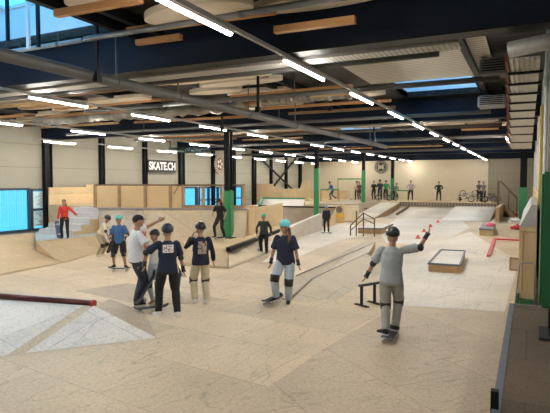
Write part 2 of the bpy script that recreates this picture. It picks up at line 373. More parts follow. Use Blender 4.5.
# columns
def column(x, y, z0, g0, g1, m, label, wdt=.19, gp=.24, name='support_column'):
    r = empty(name, (x, y, z0), 0, label, 'column'); bm = bmesh.new()
    h = 4.31 - z0
    box(bm, (-wdt, -wdt, 0), (wdt, -wdt+.03, h)); box(bm, (-wdt, wdt-.03, 0), (wdt, wdt, h)); box(bm, (-.02, -wdt, 0), (.02, wdt, h))
    make('steel_post', bm, M_black, r)
    if g1:
        bm = bmesh.new(); box(bm, (-gp/2, -gp/2, g0), (gp/2, gp/2, g1), bev=.03); make('padding', bm, m, r)
    bm = bmesh.new(); box(bm, (-.3, -.3, 0), (.3, .3, .03)); make('base_plate', bm, M_rubber, r)
    return r
def zat(px, py, Y): return PY(px, py, Y).z
c1x = PY(228.5, 181, 16.7).x
column(c1x, 16.7, .35, .02, zat(228, 190, 16.7)-.35, M_green, 'black steel column with green padding on the low platform beside the cap-wearing skater', .12, .30)
column(PY(316.5,181,26.7).x, 26.7, 0, .0, zat(317,168,26.7), M_green, 'green padded column standing between the curved ramp and the kid in the blue helmet', .10, .25)
column(PY(363.5,181,36.6).x, 36.6, .5, .0, zat(363,170,36.6)-.5, M_green, 'green padded column behind the small handrail, next to the waiting group', .10, .25)
column(PY(392.5,181,46.0).x, 46.0, .8, .0, zat(392,178,46.0)-.8, M_green, 'slim green padded column at the back wall under the round emblem', .12, .28)
column(PY(523.5,181,36.6).x, 36.6, .0, .0, zat(524,187,36.6), M_green, 'green padded column at the far right beside the wooden stairs', .2, .46)
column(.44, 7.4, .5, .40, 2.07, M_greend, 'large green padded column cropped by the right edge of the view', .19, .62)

# left-wall columns (slim and wide) and cross bracing
for i, (px, wd) in enumerate(((47.5, .26), (102, .16), (145, .15), (181.5, .28), (213, .15), (234, .15), (254, .28), (271, .14), (286, .16), (300, .26))):
    y = PXx(px, 181, XL+.1).y; bm = bmesh.new()
    box(bm, (0, -wd*.8, 0), (.2, -wd*.8+.03, 4.9)); box(bm, (0, wd*.8-.03, 0), (.2, wd*.8, 4.9)); box(bm, (.09, -wd*.8, 0), (.12, wd*.8, 4.9))
    o = make('wall_column', bm, M_black); o.location = (XL+.01, y, 0)
    tag(o, 'black steel wall column on the left wall, %s from the viewer' % ORD[i], 'column')
for a, b_, nm in (((258,156),(292,189),'falling to the right'), ((296,158),(274,186),'rising to the right')):
    bm = bmesh.new(); bar(bm, PXx(*a, XL+.3), PXx(*b_, XL+.3), .12, .12); o = make('cross_brace', bm, M_black)
    tag(o, 'black diagonal wall brace %s above the plywood wall' % nm, 'brace')

# ------------------------------------------------------------------ lamps in rows
def tube_lamp():
    r = empty('tube_lamp'); bm = bmesh.new(); box(bm, (-.03, 0, .03), (.03, 1.6, .07)); make('housing', bm, M_white, r)
    bm = bmesh.new(); box(bm, (-.019, .02, .004), (.019, 1.58, .03), bev=.005); make('diffuser', bm, M_tube, r); return r
LROWS = [(-3.22, 4.17, .72, 'row right of centre', 15, 3.08), (-9.35, 4.17, 1.3, 'row above the coaches', 15, 3.1), (-14.25, 4.17, 2.6, 'row left of the columns', 13, 3.5), (-17.5, 4.03, .5, 'row nearest the left wall', 13, 3.55)]
proto = None
for (x, z, y0, nm, n, spc) in LROWS:
    bm = bmesh.new(); bar(bm, (0, -3.5, 0), (0, 46, 0), .05, .05)
    tr = make('lamp_track', bm, mat('track_grey', (.30,.30,.29), .5)); tr.location = (x, 0, z+.105); tag(tr, 'thin grey lamp track carrying the ' + nm, 'lamp track')
    for i in range(n):
        y = y0 + spc*i
        if y > 45: break
        if proto is None: proto = tube_lamp(); r = proto
        else: r = copy_tree(proto)
        r.location = (x, y, z)
        tag(r, 'lit tube lamp, %s from the viewer in the %s' % (ORD[i], nm), 'lamp', 'tube lamps in the ' + nm)
# short lamps set between rows near the back and above the camera side
for i, y in enumerate((-2.2, 2.0, 8.5, 14.7)):
    r = copy_tree(proto); r.location = (2.6, y, 4.2); tag(r, 'lit white tube lamp, %s in the row right of the near column' % ORD[i], 'lamp', 'tube lamps right of the column')
    if y > 9: r.location = (-.9, 20 + i, 4.2)

# ------------------------------------------------------------------ pipes, ducts, trays
def pipe(name, pts, r, m, label, cat, clamps=()):
    t = empty(name, pts[0], 0, label, cat); o0 = Vector(pts[0]); bm = bmesh.new(); tube(bm, [Vector(p)-o0 for p in pts], r, 12)
    make('pipe_run', bm, m, t, smooth=True)
    for q in clamps:
        bm = bmesh.new(); p = Vector(pts[0]).lerp(Vector(pts[-1]), q) - o0; d = (Vector(pts[-1])-o0).normalized()
        tube(bm, [p-d*.03, p+d*.03], r*1.18, 12); bar(bm, p, p+Vector((0,0,ZR-o0.z-p.z)), .02, .02); make('clamp', bm, M_pipe, t)
    return t
pipe('round_duct', [(-6.28, -3.5, 4.12), (-6.28, 25, 4.12)], .095, M_pipe, 'thick grey pipe running diagonally across the upper left of the view', 'pipe', [.28,.36,.42,.52,.62,.75,.9])
zz = PY(65,43,6.6).z; pipe('round_duct', [(-6.9, 6.6, zz), (-9.6, 6.6, zz)], .04, mat('pale_pipe', (.34,.36,.38), .5), 'pale pipe crossing below the big skylight', 'pipe', [.2,.8])
for i, (y, z, r, x0, x1, m, lb) in enumerate((
    (6.15, PY(135,31,6.15).z, .045, PY(85,38,6.15).x, 5, M_pipe, 'thin grey pipe crossing just in front of the first roof beam'),
    (6.85, 4.93, .014, -12, 1, M_white, 'thin pale conduit along the face of the first roof beam'),
    (8.4, 4.42, .05, -16, -1.3, M_pipe, 'grey pipe crossing just behind the first roof beam'),
    (11.6, 4.55, .06, -12, -.6, M_pipe, 'dark grey pipe crossing the middle of the second bay'),
    (15.4, 4.35, .05, -17, -1.0, M_pipe, 'dark grey pipe crossing just before the second roof beam'),
    (19.5, 4.40, .06, -17, -.9, M_pipe, 'dark grey pipe crossing the third bay'),
    (24.4, 4.40, .07, -16, -.8, M_pipe, 'dark grey pipe crossing before the third roof beam'),
    (31.5, 4.30, .07, -18, -.8, M_pipe, 'dark grey pipe crossing the fourth bay'))):
    pipe('ceiling_pipe', [(x0, y, z), (x1, y, z)], r, m, lb, 'pipe', [.25, .6])
# crumpled foil duct
for (px0, py0, px1, py1, Y, r, lb) in ((35,123.5,243,103.5,13.7,.17,'crumpled grey foil air duct crossing the left half of the ceiling'), (262,100,352,92,13.3,.16,'crumpled grey foil air duct left of the lamp row')):
    a = PY(px0, py0, Y); b_ = PY(px1, py1, Y); z = (a.z+b_.z)/2; bm = bmesh.new(); n = 60; rr = random.Random(int(px0))
    tube(bm, [(a.x+(b_.x-a.x)*i/n, Y+rr.uniform(-.03,.03), z+rr.uniform(-.04,.04)) for i in range(n+1)], [r*rr.uniform(.75,1.15) for _ in range(n+1)], 12, xdir=(0,1,0))
    o = make('foil_duct', bm, M_flex, smooth=True); tag(o, lb, 'duct')
# perforated cable trays
def tray(name, a, b_, wd, label, m=M_tray):
    a = Vector(a); b_ = Vector(b_); t = empty(name, a, 0, label, 'cable tray'); d = b_-a
    bm = bmesh.new(); bar(bm, (0,0,0), d, wd, .015); make('tray_bottom', bm, m, t)
    bm = bmesh.new(); s = d.normalized().cross(Vector((0,0,1)))*wd/2
    for q in (-1, 1): bar(bm, s*q+Vector((0,0,.03)), s*q+d+Vector((0,0,.03)), .012, .07)
    make('tray_side', bm, M_trayd, t); return t
tray('cable_tray', (-14, 7.55, 4.3), (-.9, 7.55, 4.3), .32, 'pale perforated cable tray along the underside of the first roof beam')
tray('cable_tray', (-15, 17.1, 4.3), (-.9, 17.1, 4.3), .3, 'pale cable tray behind the second roof beam')
# wide ladder tray descending along the right wall
t = empty('cable_ladder', (-.62, 7.6, 4.05), 0, 'wide pale corrugated cable ladder running away along the right wall', 'cable tray')
LZ = 4.05; segs = [60, 72, 83, 93, 102, 110, 118, 126, 134, 142, 149]
for a, b_ in zip(segs, segs[1:]):
    ya, yb_ = G(525, a, LZ).y, G(525, b_, LZ).y; xl0 = G(509.5, (a+b_)/2, LZ).x; xr0 = XR-.1 if a < 1e9 else 0
    xr0 = min(XR-.05, G(540-(a-60)*.1, (a+b_)/2, LZ).x)
    bm = bmesh.new(); nr = max(6, int((xr0-xl0)/.09))
    for q in range(nr):
        x = xl0+(xr0-xl0)*(q+.2)/nr; box(bm, (x+.62, ya-7.6, 0), (x+.62+(xr0-xl0)/nr*.62, yb_-7.6, .03))
    box(bm, (xl0+.62, ya-7.6, .03), (xr0+.62, yb_-7.6, .04))
    make('rib_sheet', bm, mat('ribbed_white_metal', (.66,.63,.56), .5, .12, 8), t)
    bm = bmesh.new(); box(bm, (xl0+.58, yb_-7.6-.06, -.035), (xr0+.66, yb_-7.6, -.001)); make('crossbar', bm, M_black, t)
    bm = bmesh.new(); box(bm, (xl0+.57, ya-7.6, 0), (xl0+.61, yb_-7.6, .12)); make('side_rail', bm, mat('rust_red_edge', (.16,.05,.035)), t)
bm = bmesh.new(); p = PY(509, 50, 7.3); tube(bm, [(p.x, 7.3, p.z), (p.x+.5, 7.2, p.z+.04), (3.5, 7.0, p.z+.1)], .10, 20); o = make('round_duct', bm, M_galv, smooth=True); tag(o, 'pale round duct curving out of view at the upper right corner', 'duct')
# right wall services
pipe('wall_pipe', [(XR-.06, 11.3, 1.9), (XR-.06, 11.3, 3.9)], .035, M_yellow, 'yellow vertical pipe on the right wall above the plywood cabinet', 'pipe', [])
pipe('wall_pipe', [(XR-.03, 10.0, 1.4), (XR-.03, 10.0, 4.6)], .022, mat('grey_conduit', (.42,.45,.5),.5), 'grey vertical conduit on the right wall beside the yellow pipe', 'pipe', [])
pipe('wall_pipe', [(XR-.03, 9.6, .1), (XR-.03, 9.6, 4.9)], .03, mat('white_conduit', (.6,.62,.62),.5), 'pale vertical conduit on the corner of the right wall', 'pipe', [])
bm = bmesh.new(); pts = [(XR-.02, 13+.5*math.sin(a), 3.3+.35*math.cos(a)) for a in [i*math.pi/8 for i in range(-3, 9)]]
tube(bm, pts, .02, 8); o = make('hose_loop', bm, M_rubber, smooth=True); tag(o, 'black hose looped on the right wall under the cable ladder', 'hose')
# heater / ventilation units under the roof
for (px, py, Y, w_, h_, lb) in ((495, 68, 11.5, .55, .32, 'dark ventilation box hanging left of the cable ladder'), (492, 102, 15.6, .7, .3, 'light grey air unit beside the second-bay skylight')):
    p = PY(px, py, Y); r = empty('air_unit', p, 0, lb, 'ventilation unit')
    bm = bmesh.new(); box(bm, (-w_/2, -.3, -h_/2), (w_/2, .3, h_/2), bev=.03); make('casing', bm, (M_galv if 'light' in lb else M_pipe), r)
    bm = bmesh.new()
    for q in range(5): box(bm, (-w_/2+.06, -.33, -h_/2+.05+q*.05), (w_/2-.06, -.3, -h_/2+.07+q*.05))
    make('grille', bm, M_black, r)
    bm = bmesh.new()
    for q in (-1,1): bar(bm, (q*w_*.4, 0, h_/2), (q*w_*.4, 0, ZR-p.z), .02, .02)
    make('hanger', bm, M_black, r)

# wooden battens and cream panels under the roof
rb = random.Random(3)
bi = 0
wood2 = [mat('pine_batten_orange', (0.46, 0.235, 0.09), .7, .25, 3, stretch=(.5, 6, 6)), mat('dark_pine_batten', (0.22, 0.12, 0.05), .7, .25, 3, stretch=(.5,6,6)), mat('pale_pine_batten', (0.55, 0.36, 0.18), .7, .2, 3, stretch=(.5,6,6))]
def in_sky(x0, x1, y):
    return any(s[0]-.1 < x1 and x0 < s[1]+.1 and s[2]-.2 < y < s[3]+.2 for s in SKY)
BAYN = ['nearest roof bay', 'second bay', 'third bay', 'fourth bay', 'last bay']
batten_rows = [(0, [2.9,3.6,4.3,4.9,5.5,6.3]), (1, [8.0,8.7,9.3,10.0,10.8,11.6,12.3,13.1,13.9,14.8,15.9]), (2, [17.6,18.6,19.7,20.9,22.2,23.6,25.2]), (3, [27.9,30,32.3,34.8]), (4, [38.3,41.5])]
for bay, ys in batten_rows:
    for j, y in enumerate(ys):
        x = XL + .6 + rb.uniform(0, 1.5); si = 0
        while x < -1.6:
            ln = rb.uniform(3.0, 6.0); x1 = min(x+ln, -3.9 if 9.2 < y < 13.5 else -1.3)
            if x1 - x < .3: break
            if x1-x > .8 and not in_sky(x, x1, y) and rb.random() < .86:
                bm = bmesh.new(); z = ZR - .22 - rb.uniform(0, .12); dy = rb.uniform(-.08,.08)
                bar(bm, (x, y-dy, z), (x1, y+dy, z+rb.uniform(-.03,.03)), .09, .08)
                o = make('roof_batten', bm, wood2[rb.choice((0,0,0,1,2))])
                tag(o, 'pine batten in the %s, %s line, %s piece from the left' % (BAYN[bay], ORD[j], ORD[si]), 'batten', 'wooden battens under the roof')
            si += 1; x = x1 + rb.uniform(.1, 1.6)
pi_ = 0
for bay, ys in batten_rows:
    for j, y in enumerate(ys[:-1] if bay else ys):
        y2 = y + (ys[1]-ys[0])*.5; x = XL + rb.uniform(.8, 2.6); si = 0
        while x < -1.9:
            wd = rb.uniform(1.6, 2.8); hw = min(.55, (ys[1]-ys[0])*.42)
            if not in_sky(x, x+wd, y2) and rb.random() < .8 and not (9 < y2 < 13.5 and x+wd > -3.9):
                bm = bmesh.new(); n = 28; c = (x+wd/2, y2); z = ZR-.13-rb.uniform(0,.05)
                pts = []
                e = 2/ rb.choice((2.0, 2.0, 5.0))
                for k in range(n):
                    a = 2*math.pi*k/n; ca, sa = math.cos(a), math.sin(a)
                    pts.append((c[0] + wd/2*math.copysign(abs(ca)**e, ca), c[1] + hw*math.copysign(abs(sa)**e, sa)))
                prism(bm, pts, z-.05, z+.05); o = make('acoustic_panel', bm, M_baffle)
                tag(o, 'cream acoustic panel in the %s, %s row, %s from the left' % (BAYN[bay], ORD[j], ORD[si]), 'acoustic panel', 'cream acoustic panels')
            si += 1; x += wd + rb.uniform(.3, 2.2)
for i, (px, y1_, m) in enumerate(((8, 41, M_black), (28.5, 48, M_white), (38.5, 47, M_black))):
    p = PY(px, y1_, 6.3); bm = bmesh.new(); bar(bm, (0,0,0), (0,0,ZR+.7-p.z), .05, .05); o = make('drop_rod', bm, m); o.location = p
    tag(o, 'vertical rod below the big skylight, %s from the left edge' % ORD[i], 'hanger')
bm = bmesh.new(); box(bm, (-3.75, 9.0, 4.97), (-.75, 13.35, 5.0)); o = make('roof_liner_sheet', bm, lines_mat('pale_corrugated_sheet', (0.55,.51,.43), .16, 'Y', dark=.5, duty=.3)); tag(o, 'pale corrugated roof sheet left of the cable ladder', 'roof sheet')
for i, (a, b_, Y) in enumerate((((56,13),(141,0),5.0), ((128,29.5),(275,12.5),6.35), ((137,42.5),(181,37),6.75), ((275,30),(355,20),6.3))):
    p, q_ = PY(*a, Y), PY(*b_, Y); z = (p.z+q_.z)/2; bm = bmesh.new(); bar(bm, (p.x,Y,p.z*.5+z*.5), (q_.x,Y,q_.z*.5+z*.5), .09, .09); o = make('roof_batten', bm, wood2[0]); tag(o, 'pine batten in the top left foreground of the ceiling, %s by distance' % ORD[i], 'batten')
for i, (px, py, Y, hw, hy) in enumerate(((97,1,5.2,.5,.3), (197,15,6.0,.85,.4))):
    p = PY(px, py, Y); bm = bmesh.new(); prism(bm, [(p.x+hw*math.cos(t), Y+hy*math.sin(t)) for t in [k*math.pi/16 for k in range(32)]], min(p.z,4.95), min(p.z,4.95)+.09); o = make('acoustic_panel', bm, M_baffle); tag(o, 'oval cream acoustic panel at the top of the view, %s from the left' % ORD[i], 'acoustic panel')
# short drop rods
for i, (px, py, Y) in enumerate(((97,62,6.2),(212,62,9),(222,120,14),(330,100,15),(374,132,18),(258,98,10.5))):
    p = PY(px, py, Y); bm = bmesh.new(); bar(bm, (0,0,-.25), (0,0,ZR-p.z), .05, .05); box(bm, (-.05,-.05,-.32), (.05,.05,-.2)); o = make('drop_rod', bm, M_black); o.location = p
    tag(o, 'short black drop rod hanging from the roof, %s by distance' % ORD[i], 'hanger')

# ------------------------------------------------------------------ ramps, decks
def thing(name, loc, label, cat, rz=0, group=None): return empty(name, loc, rz, label, cat, group)
# left quarter pipe and its neighbour below the blue deck
bm = bmesh.new(); ramp(bm, G(-70,241,.5), G(34,232.5,.5), G(-120,300,0), G(64,263,0), 14)
for f in bm.faces: pass
o = make('quarter_pipe', bm, [M_ramp, M_ply_x]); tag(o, 'curved tan plywood quarter pipe below the long left window', 'ramp')
bm = bmesh.new(); ramp(bm, G(36,241,.45), G(100,235,.45), G(64,263,0), G(112,249,0), 14)
o = make('quarter_pipe', bm, [M_ramp, M_ply_x]); tag(o, 'curved tan plywood quarter pipe below the blue deck and red jacket', 'ramp')
bm = bmesh.new(); prism(bm, [G(35,233,.45), G(36,241,.45), G(100,235,.45), G(98,225,.45), G(50,225.5,.45)], 0, .45)
o = make('low_deck', bm, [M_bluedeck]); tag(o, 'low pale blue deck where the person in the red jacket stands', 'deck')
# upper deck, back quarter pipe
T0, T1 = G(98,208,1.4), G(247,209,1.4); Bq0, Bq1 = G(106,249,0), G(262,243,0)
nq = Vector((-(T1-T0).y, (T1-T0).x, 0)).normalized(); Bq1 = T1-nq*1.0; Bq1.z = 0; mid_t = T0.lerp(T1, .31); mid_b = Bq0.lerp(Bq1, .29)
r = thing('back_quarter_pipe', (0,0,0), 'tall worn quarter pipe below the plywood fence behind the coaches', 'ramp')
bm = bmesh.new(); ramp(bm, T0, mid_t, Bq0, mid_b, 14); make('riding_face', bm, [M_ramp_grey, M_ply_x], r)
bm = bmesh.new(); ramp(bm, mid_t, T1, mid_b, Bq1, 14); make('riding_face', bm, [ply('tan_grey_ramp', (.58,.48,.345), scratch=.3, tone=.14), M_ply_x], r)
bm = bmesh.new(); tube(bm, [T0+Vector((0,-.02,.0)), T1+Vector((0,-.02,.0))], .03, 10); make('coping', bm, M_steel, r)
bm = bmesh.new(); nn = Vector((-(T1-T0).y, (T1-T0).x, 0)).normalized(); prism(bm, [T0, T1, T1+nn*.6, T0.lerp(T1,.4)+nn*.7, Vector((XL+.4, 21.5, 0)), Vector((XL+.4, 16.6, 0)), Vector((-15.4, 16.6, 0))], 0, 1.395)
o = make('upper_deck', bm, [M_ramp]); tag(o, 'raised plywood deck behind the fence in front of the left wall', 'deck')
# plywood lining behind the stairs
bm = bmesh.new(); a0 = Yp(49, -19.6); box(bm, (-19.68, a0, .45), (-19.6, a0+2.2, 2.18)); box(bm, (-19.68, a0+2.2, .45), (-19.6, 26, 2.3))
o = make('plywood_lining', bm, M_ply_y); tag(o, 'plywood wall lining behind the stairs and red jacket', 'wall lining')
# stairs up to the deck
st = thing('deck_stairs', (0,0,0), 'short flight of pale stairs beside the red jacket', 'stairs')
sx0, sx1 = -16.9, -15.15; ns = 5; y0 = 13.9
for i in range(ns):
    bm = bmesh.new(); z = .45 + (i+1)*.19; box(bm, (sx0, y0+i*.42, z-.04), (sx1, y0+i*.42+.46, z)); box(bm, (sx0, y0+i*.42, z-.19), (sx1, y0+i*.42+.03, z-.04)); make('step', bm, M_stairg, st)
bm = bmesh.new()
for i in range(ns): box(bm, (sx1-.05, y0+i*.42+.03, .45), (sx1+.01, y0+(i+1)*.42+.03, .45+(i+1)*.19-.045))
make('stringer', bm, M_ply_y, st)
bm = bmesh.new(); a = PY(72, 203, 20.0); b_ = PY(95, 206.5, 20.0); box(bm, (max(a.x,-19.5), 19.7, 1.4), (b_.x+1, 20.3, 1.62)); o = make('green_bench', bm, M_greenr); tag(o, 'low green box on the upper deck behind the stairs', 'bench')
# fence on the upper deck
fn = thing('deck_fence', (0,0,0), 'plywood fence with black top rail along the upper deck', 'fence')
d = (T1-T0); n_ = Vector((-d.y, d.x, 0)).normalized()*.35; f0, f1 = T0+n_, T1+n_
def fp(px, z):
    best = min((abs(px-(275+F*((CR.transposed() @ (f0.lerp(f1, q/400)-cam.location)).x/-(CR.transposed() @ (f0.lerp(f1, q/400)-cam.location)).z))), q) for q in range(-20, 420))[1]
    p = f0.lerp(f1, best/400); return Vector((p.x, p.y, z))
posts = [96, 120, 146, 171, 184, 204, 222, 244]
for i, (a, b_) in enumerate(zip(posts, posts[1:])):
    if b_ <= 184:
        bm = bmesh.new(); bar(bm, fp(a, 1.83), fp(b_, 1.83), .03, .86); make('fence_panel', bm, mat('fence_plywood', (.66,.49,.28), .6, .1, 1.5), fn)
for a in posts:
    bm = bmesh.new(); p = fp(a, 0); box(bm, (p.x-.05, p.y-.08, 1.4), (p.x+.05, p.y+.02, 2.3)); make('post', bm, M_woodm, fn)
bm = bmesh.new(); bar(bm, fp(95, 2.31), fp(245, 2.31), .09, .06); make('top_rail', bm, M_woodd, fn)
bm = bmesh.new(); bar(bm, fp(184, 1.46), fp(245, 1.46), .06, .12); make('bottom_rail', bm, M_woodm, fn)
bm = bmesh.new(); bar(bm, fp(174, 1.95), fp(179, 2.28), .05, .06); make('strut', bm, M_woodm, fn)

# centre platform with black grind edge
P_ = [G(186,240,.35), G(228,248,.35), G(284,229,.35), G(320,215,.35), G(262,222,.35)]
bm = bmesh.new(); prism(bm, [G(184,243,.35), G(228,248.5,.35), G(286,229.5,.35), Vector((-10.2,22.5,0)), Vector((-14,21,0)), Vector((-13.2,17.6,0))], 0, .35, 0, 1)
o = make('low_platform', bm, [M_ramp, M_ply_x]); tag(o, 'low tan platform carrying the green padded column and the skater in a cap', 'platform')
bm = bmesh.new(); ramp(bm, G(184,243,.35), G(228,248.5,.35), G(183,266,0), G(228,269,0), 6, curved=False); o = make('bank_ramp', bm, [M_ramp, M_ply_x]); tag(o, 'short tan bank in front of the low platform, behind the patterned shirt', 'ramp')
bm = bmesh.new(); ramp(bm, G(228,248.5,.345), G(286,229.5,.345), G(229,269,0), G(300,240,0), 6, curved=False); o = make('bank_ramp', bm, [ply('cream_ramp_sheet', (.68,.58,.42), scratch=.15), M_ply_x]); tag(o, 'long cream bank below the black grind edge', 'ramp')
bm = bmesh.new(); bar(bm, G(228,249.5,.37), G(283,229.5,.37), .13, .13); o = make('grind_edge', bm, M_black); tag(o, 'black steel grind edge on the low platform behind the kid with a scooter board', 'grind rail')
# white side wall continuing towards the green column
wp = [G(284,242,0), G(322,230.5,0)]
bm = bmesh.new(); tz = [.42, .85]
a, b_ = wp; n2 = Vector((-1,0,0))*.18
vs = [bm.verts.new(p) for p in (a, b_, b_+Vector((0,0,.85)), a+Vector((0,0,.5)), a+n2, b_+n2, b_+n2+Vector((0,0,.85)), a+n2+Vector((0,0,.5)))]
for q in ((0,1,2,3),(7,6,5,4),(3,2,6,7),(0,3,7,4),(1,5,6,2),(0,4,5,1)): bm.faces.new([vs[i] for i in q])
o = make('side_wall', bm, M_floor_light); tag(o, 'low white side wall rising towards the middle green column', 'ramp side')
# mini ramp in the middle distance
t0, t1 = PY(259,207.5,28.2), PY(336,207.5,28.2); b0, b1 = G(252,227,0), G(330,226,0)
t0.z = t1.z = .95; b0.y = b1.y = 25.6
bm = bmesh.new(); ramp(bm, t0, t1, Vector((t0.x, 25.4, 0)), Vector((t1.x, 25.4, 0)), 14); o = make('mini_ramp', bm, [ply('shadowed_brown_ramp', (.27,.20,.13), scratch=.15), M_ply_x]); tag(o, 'brown curved mini ramp behind the kid in black with a green helmet', 'ramp')  # brown made darker in the colour to stand for shadow on this ramp
p0x_ = PY(322,181,34).x; bm = bmesh.new(); box(bm, (t0.x-1.0, 28.2, 0), (p0x_, 37, .95)); o = make('mini_ramp_deck', bm, M_ramp); tag(o, 'tan deck of the brown mini ramp in front of the tall plywood wall', 'deck')
bm = bmesh.new(); box(bm, (t0.x, 28.1, .93), (t1.x, 28.22, 1.0)); o = make('coping_board', bm, M_black); tag(o, 'dark coping line on top of the brown mini ramp', 'coping')
kr = thing('kicker_ramp', (0,0,0), 'small white kicker ramp with green edge on the mini ramp deck', 'ramp')
ka, kb, kc, kd = PY(261,206.5,29), PY(303,206.5,29), PY(263,200,31), PY(305,201,31)
for p in (ka, kb): p.z = .96
for p in (kc, kd): p.z = 1.3
bm = bmesh.new(); ramp(bm, kc, kd, ka, kb, 8); make('face', bm, [M_ramp_white, M_green], kr)
bm = bmesh.new(); bar(bm, kc+Vector((0,.05,.04)), kd+Vector((0,.05,.04)), .1, .1); make('top_edge', bm, M_green, kr)
bm = bmesh.new(); bar(bm, ka+Vector((-.12,0,.04)), kc+Vector((-.05,0,.06)), .12, .1); make('side_edge', bm, M_green, kr)
# plywood wall behind it, stepped outline
Yw = 37.0
ol = [(254,184),(272,184),(275,189),(300,188.5),(302,182),(309,181.5),(309,206),(254,206)]
bm = bmesh.new(); fr = [bm.verts.new(PY(a, b_, Yw)) for a, b_ in ol]; bk = [bm.verts.new(PY(a, b_, Yw)+Vector((0,.1,0))) for a, b_ in ol]
bm.faces.new(fr); bm.faces.new(bk[::-1])
for i in range(len(ol)): bm.faces.new((fr[i], fr[(i+1)%len(ol)], bk[(i+1)%len(ol)], bk[i]))
for v in bm.verts:
    if v.co.z < 1.2: v.co.z = .95
o = make('plywood_wall', bm, M_ply_x); tag(o, 'tall pale plywood wall with stepped top below the cross brace', 'wall panel')
# curved return between fence end and mini ramp
bm = bmesh.new(); a, b_, c, d_ = G(247,209,1.4), G(258,208,1.35), G(262,236,0), G(250,240,0)
bm2 = bm; qa, qb = Vector((T1.x, T1.y, 0))+Vector((.03,.05,0)), G(261,238,0); prism(bm, [qa, qb, qb+Vector((-.6,3.5,0)), qa+Vector((-.9,3.2,0))], 0, 1.37); o = make('corner_block', bm, M_ply_x); tag(o, 'pale plywood corner block at the end of the plywood fence', 'ramp side')

# back platform and its ramps
YE = 41.0; xa = PY(322,181,YE).x; xb = PY(497,181,YE).x
bm = bmesh.new(); box(bm, (XL+.02, YE, 0), (xb, YB, .84)); o = make('back_platform', bm, M_ramp); tag(o, 'long raised platform at the back wall where riders wait', 'platform')
bm = bmesh.new(); xc = PY(400,181,YE).x; box(bm, (xc, YE-.06, .56), (xb, YE-.004, .86)); o = make('platform_edge', bm, lines_mat('perforated_brown_edge', (.13,.10,.075), .22, 'X', dark=2.2, duty=.45)); tag(o, 'dark perforated edge strip of the back platform', 'edge strip')
def bank(px0, px1, y0, y1, h, m, lb, curved=True):
    a, b_ = PY(px0,181,y0).x, PY(px1,181,y0).x
    bm = bmesh.new(); ramp(bm, (a,y0,h), (b_,y0,h), (a,y1,0), (b_,y1,0), 12, curved); o = make('bank_ramp', bm, [m, M_woodm]); tag(o, lb, 'ramp')
bank(402, 455, YE-.1, 34.8, .5, M_floor_light, 'wide pale curved bank below the back platform, left of the white one')
bank(456, 497, YE-.1, 33.6, .62, M_ramp_white, 'white bank below the back platform next to the wooden stairs', False)
bank(353, 400, YE-.1, 33.0, .8, M_floor_light, 'pale bank left of centre below the waiting group', False)
bm = bmesh.new(); a = PY(401, 181, 38); bar(bm, (a.x, YE-.1, .5), (a.x, 36.8, .14), .12, .12); o = make('ramp_edge', bm, M_woodd); tag(o, 'dark wooden edge on the left end of the pale curved bank', 'edge strip')
# wood box deck under running rider
p0 = PY(322,181,34).x; p1 = PY(346,181,34).x
bm = bmesh.new(); box(bm, (p0, 33, 0), (p1+.6, YE, .95)); o = make('roll_in_deck', bm, [M_floor_brown]); tag(o, 'brown deck that the rider in blue runs along', 'deck')
bm = bmesh.new(); ramp(bm, (p0+.6,33,.88), (p1+1.2,33,.88), (p0+1.6,30,0), (p1+2.2,30,0), 8, False); o = make('roll_in_ramp', bm, [M_ramp, M_ply_x]); tag(o, 'tan roll-in ramp behind the yellow sign board', 'ramp')

# central ledge with bank
M_ledge = ply('ledge_sheet', (0.63, 0.545, 0.42), scratch=.2, tone=.04)
M_cop2 = mat('thin_dull_coping', (.32,.29,.25), .5, .1, 5)
bm = bmesh.new(); xl, xr_ = -4.9, -4.38
prism(bm, [Vector((xl, 9.9, .02)), Vector((xr_, 9.6, .02)), Vector((xr_, 10.9, .25)), Vector((xr_-.05, 15.6, .25)), Vector((xl-.08, 18.4, .25)), Vector((xl-.5,18.4,.25)), Vector((xl,11.1,.25))], 0, None, 0, 1)
o = make('long_ledge', bm, [M_ledge, M_floor_brown]); tag(o, 'long low pale ledge running away behind the girl in the navy shirt', 'ledge')
bm = bmesh.new(); bar(bm, (xr_-.02, 9.6, .02), (xr_-.02, 10.9, .245), .03, .03); bar(bm, (xr_-.02, 10.9, .245), (xr_-.06, 15.6, .245), .03, .03); o = make('ledge_coping', bm, M_cop2); tag(o, 'dark metal edge on the right side of the long low ledge', 'coping')
bm = bmesh.new(); bar(bm, (xl+.02, 11.1, .25), (xl-.08, 18.4, .25), .025, .025); o = make('ledge_coping', bm, M_cop2); tag(o, 'thin metal edge on the far side of the long low ledge', 'coping')
bm = bmesh.new(); A, B, C, D = Vector((xr_+.01, 9.6, 0)), Vector((xr_+.01, 10.9, .25)), Vector((-3.55, 10.2, 0)), Vector((-3.5, 14.6, 0)); E = Vector((xr_-.05, 15.4, .25)); Fv = Vector((xr_-.05, 15.6, 0))
vv = {k: bm.verts.new(p) for k, p in dict(A=A, B=B, C=C, D=D, E=E, F=Fv).items()}
bm.faces.new((vv['A'], vv['C'], vv['B'])).material_index = 0; bm.faces.new((vv['B'], vv['C'], vv['D'], vv['E'])).material_index = 0; bm.faces.new((vv['E'], vv['D'], vv['F'])).material_index = 1
bm.faces.new((vv['A'], vv['B'], vv['E'], vv['F'])).material_index = 1; bm.faces.new((vv['A'], vv['F'], vv['D'], vv['C'])).material_index = 1
o = make('ledge_bank', bm, [M_ledge, M_floor_light]); tag(o, 'low sloping bank on the near side of the long ledge', 'ramp')

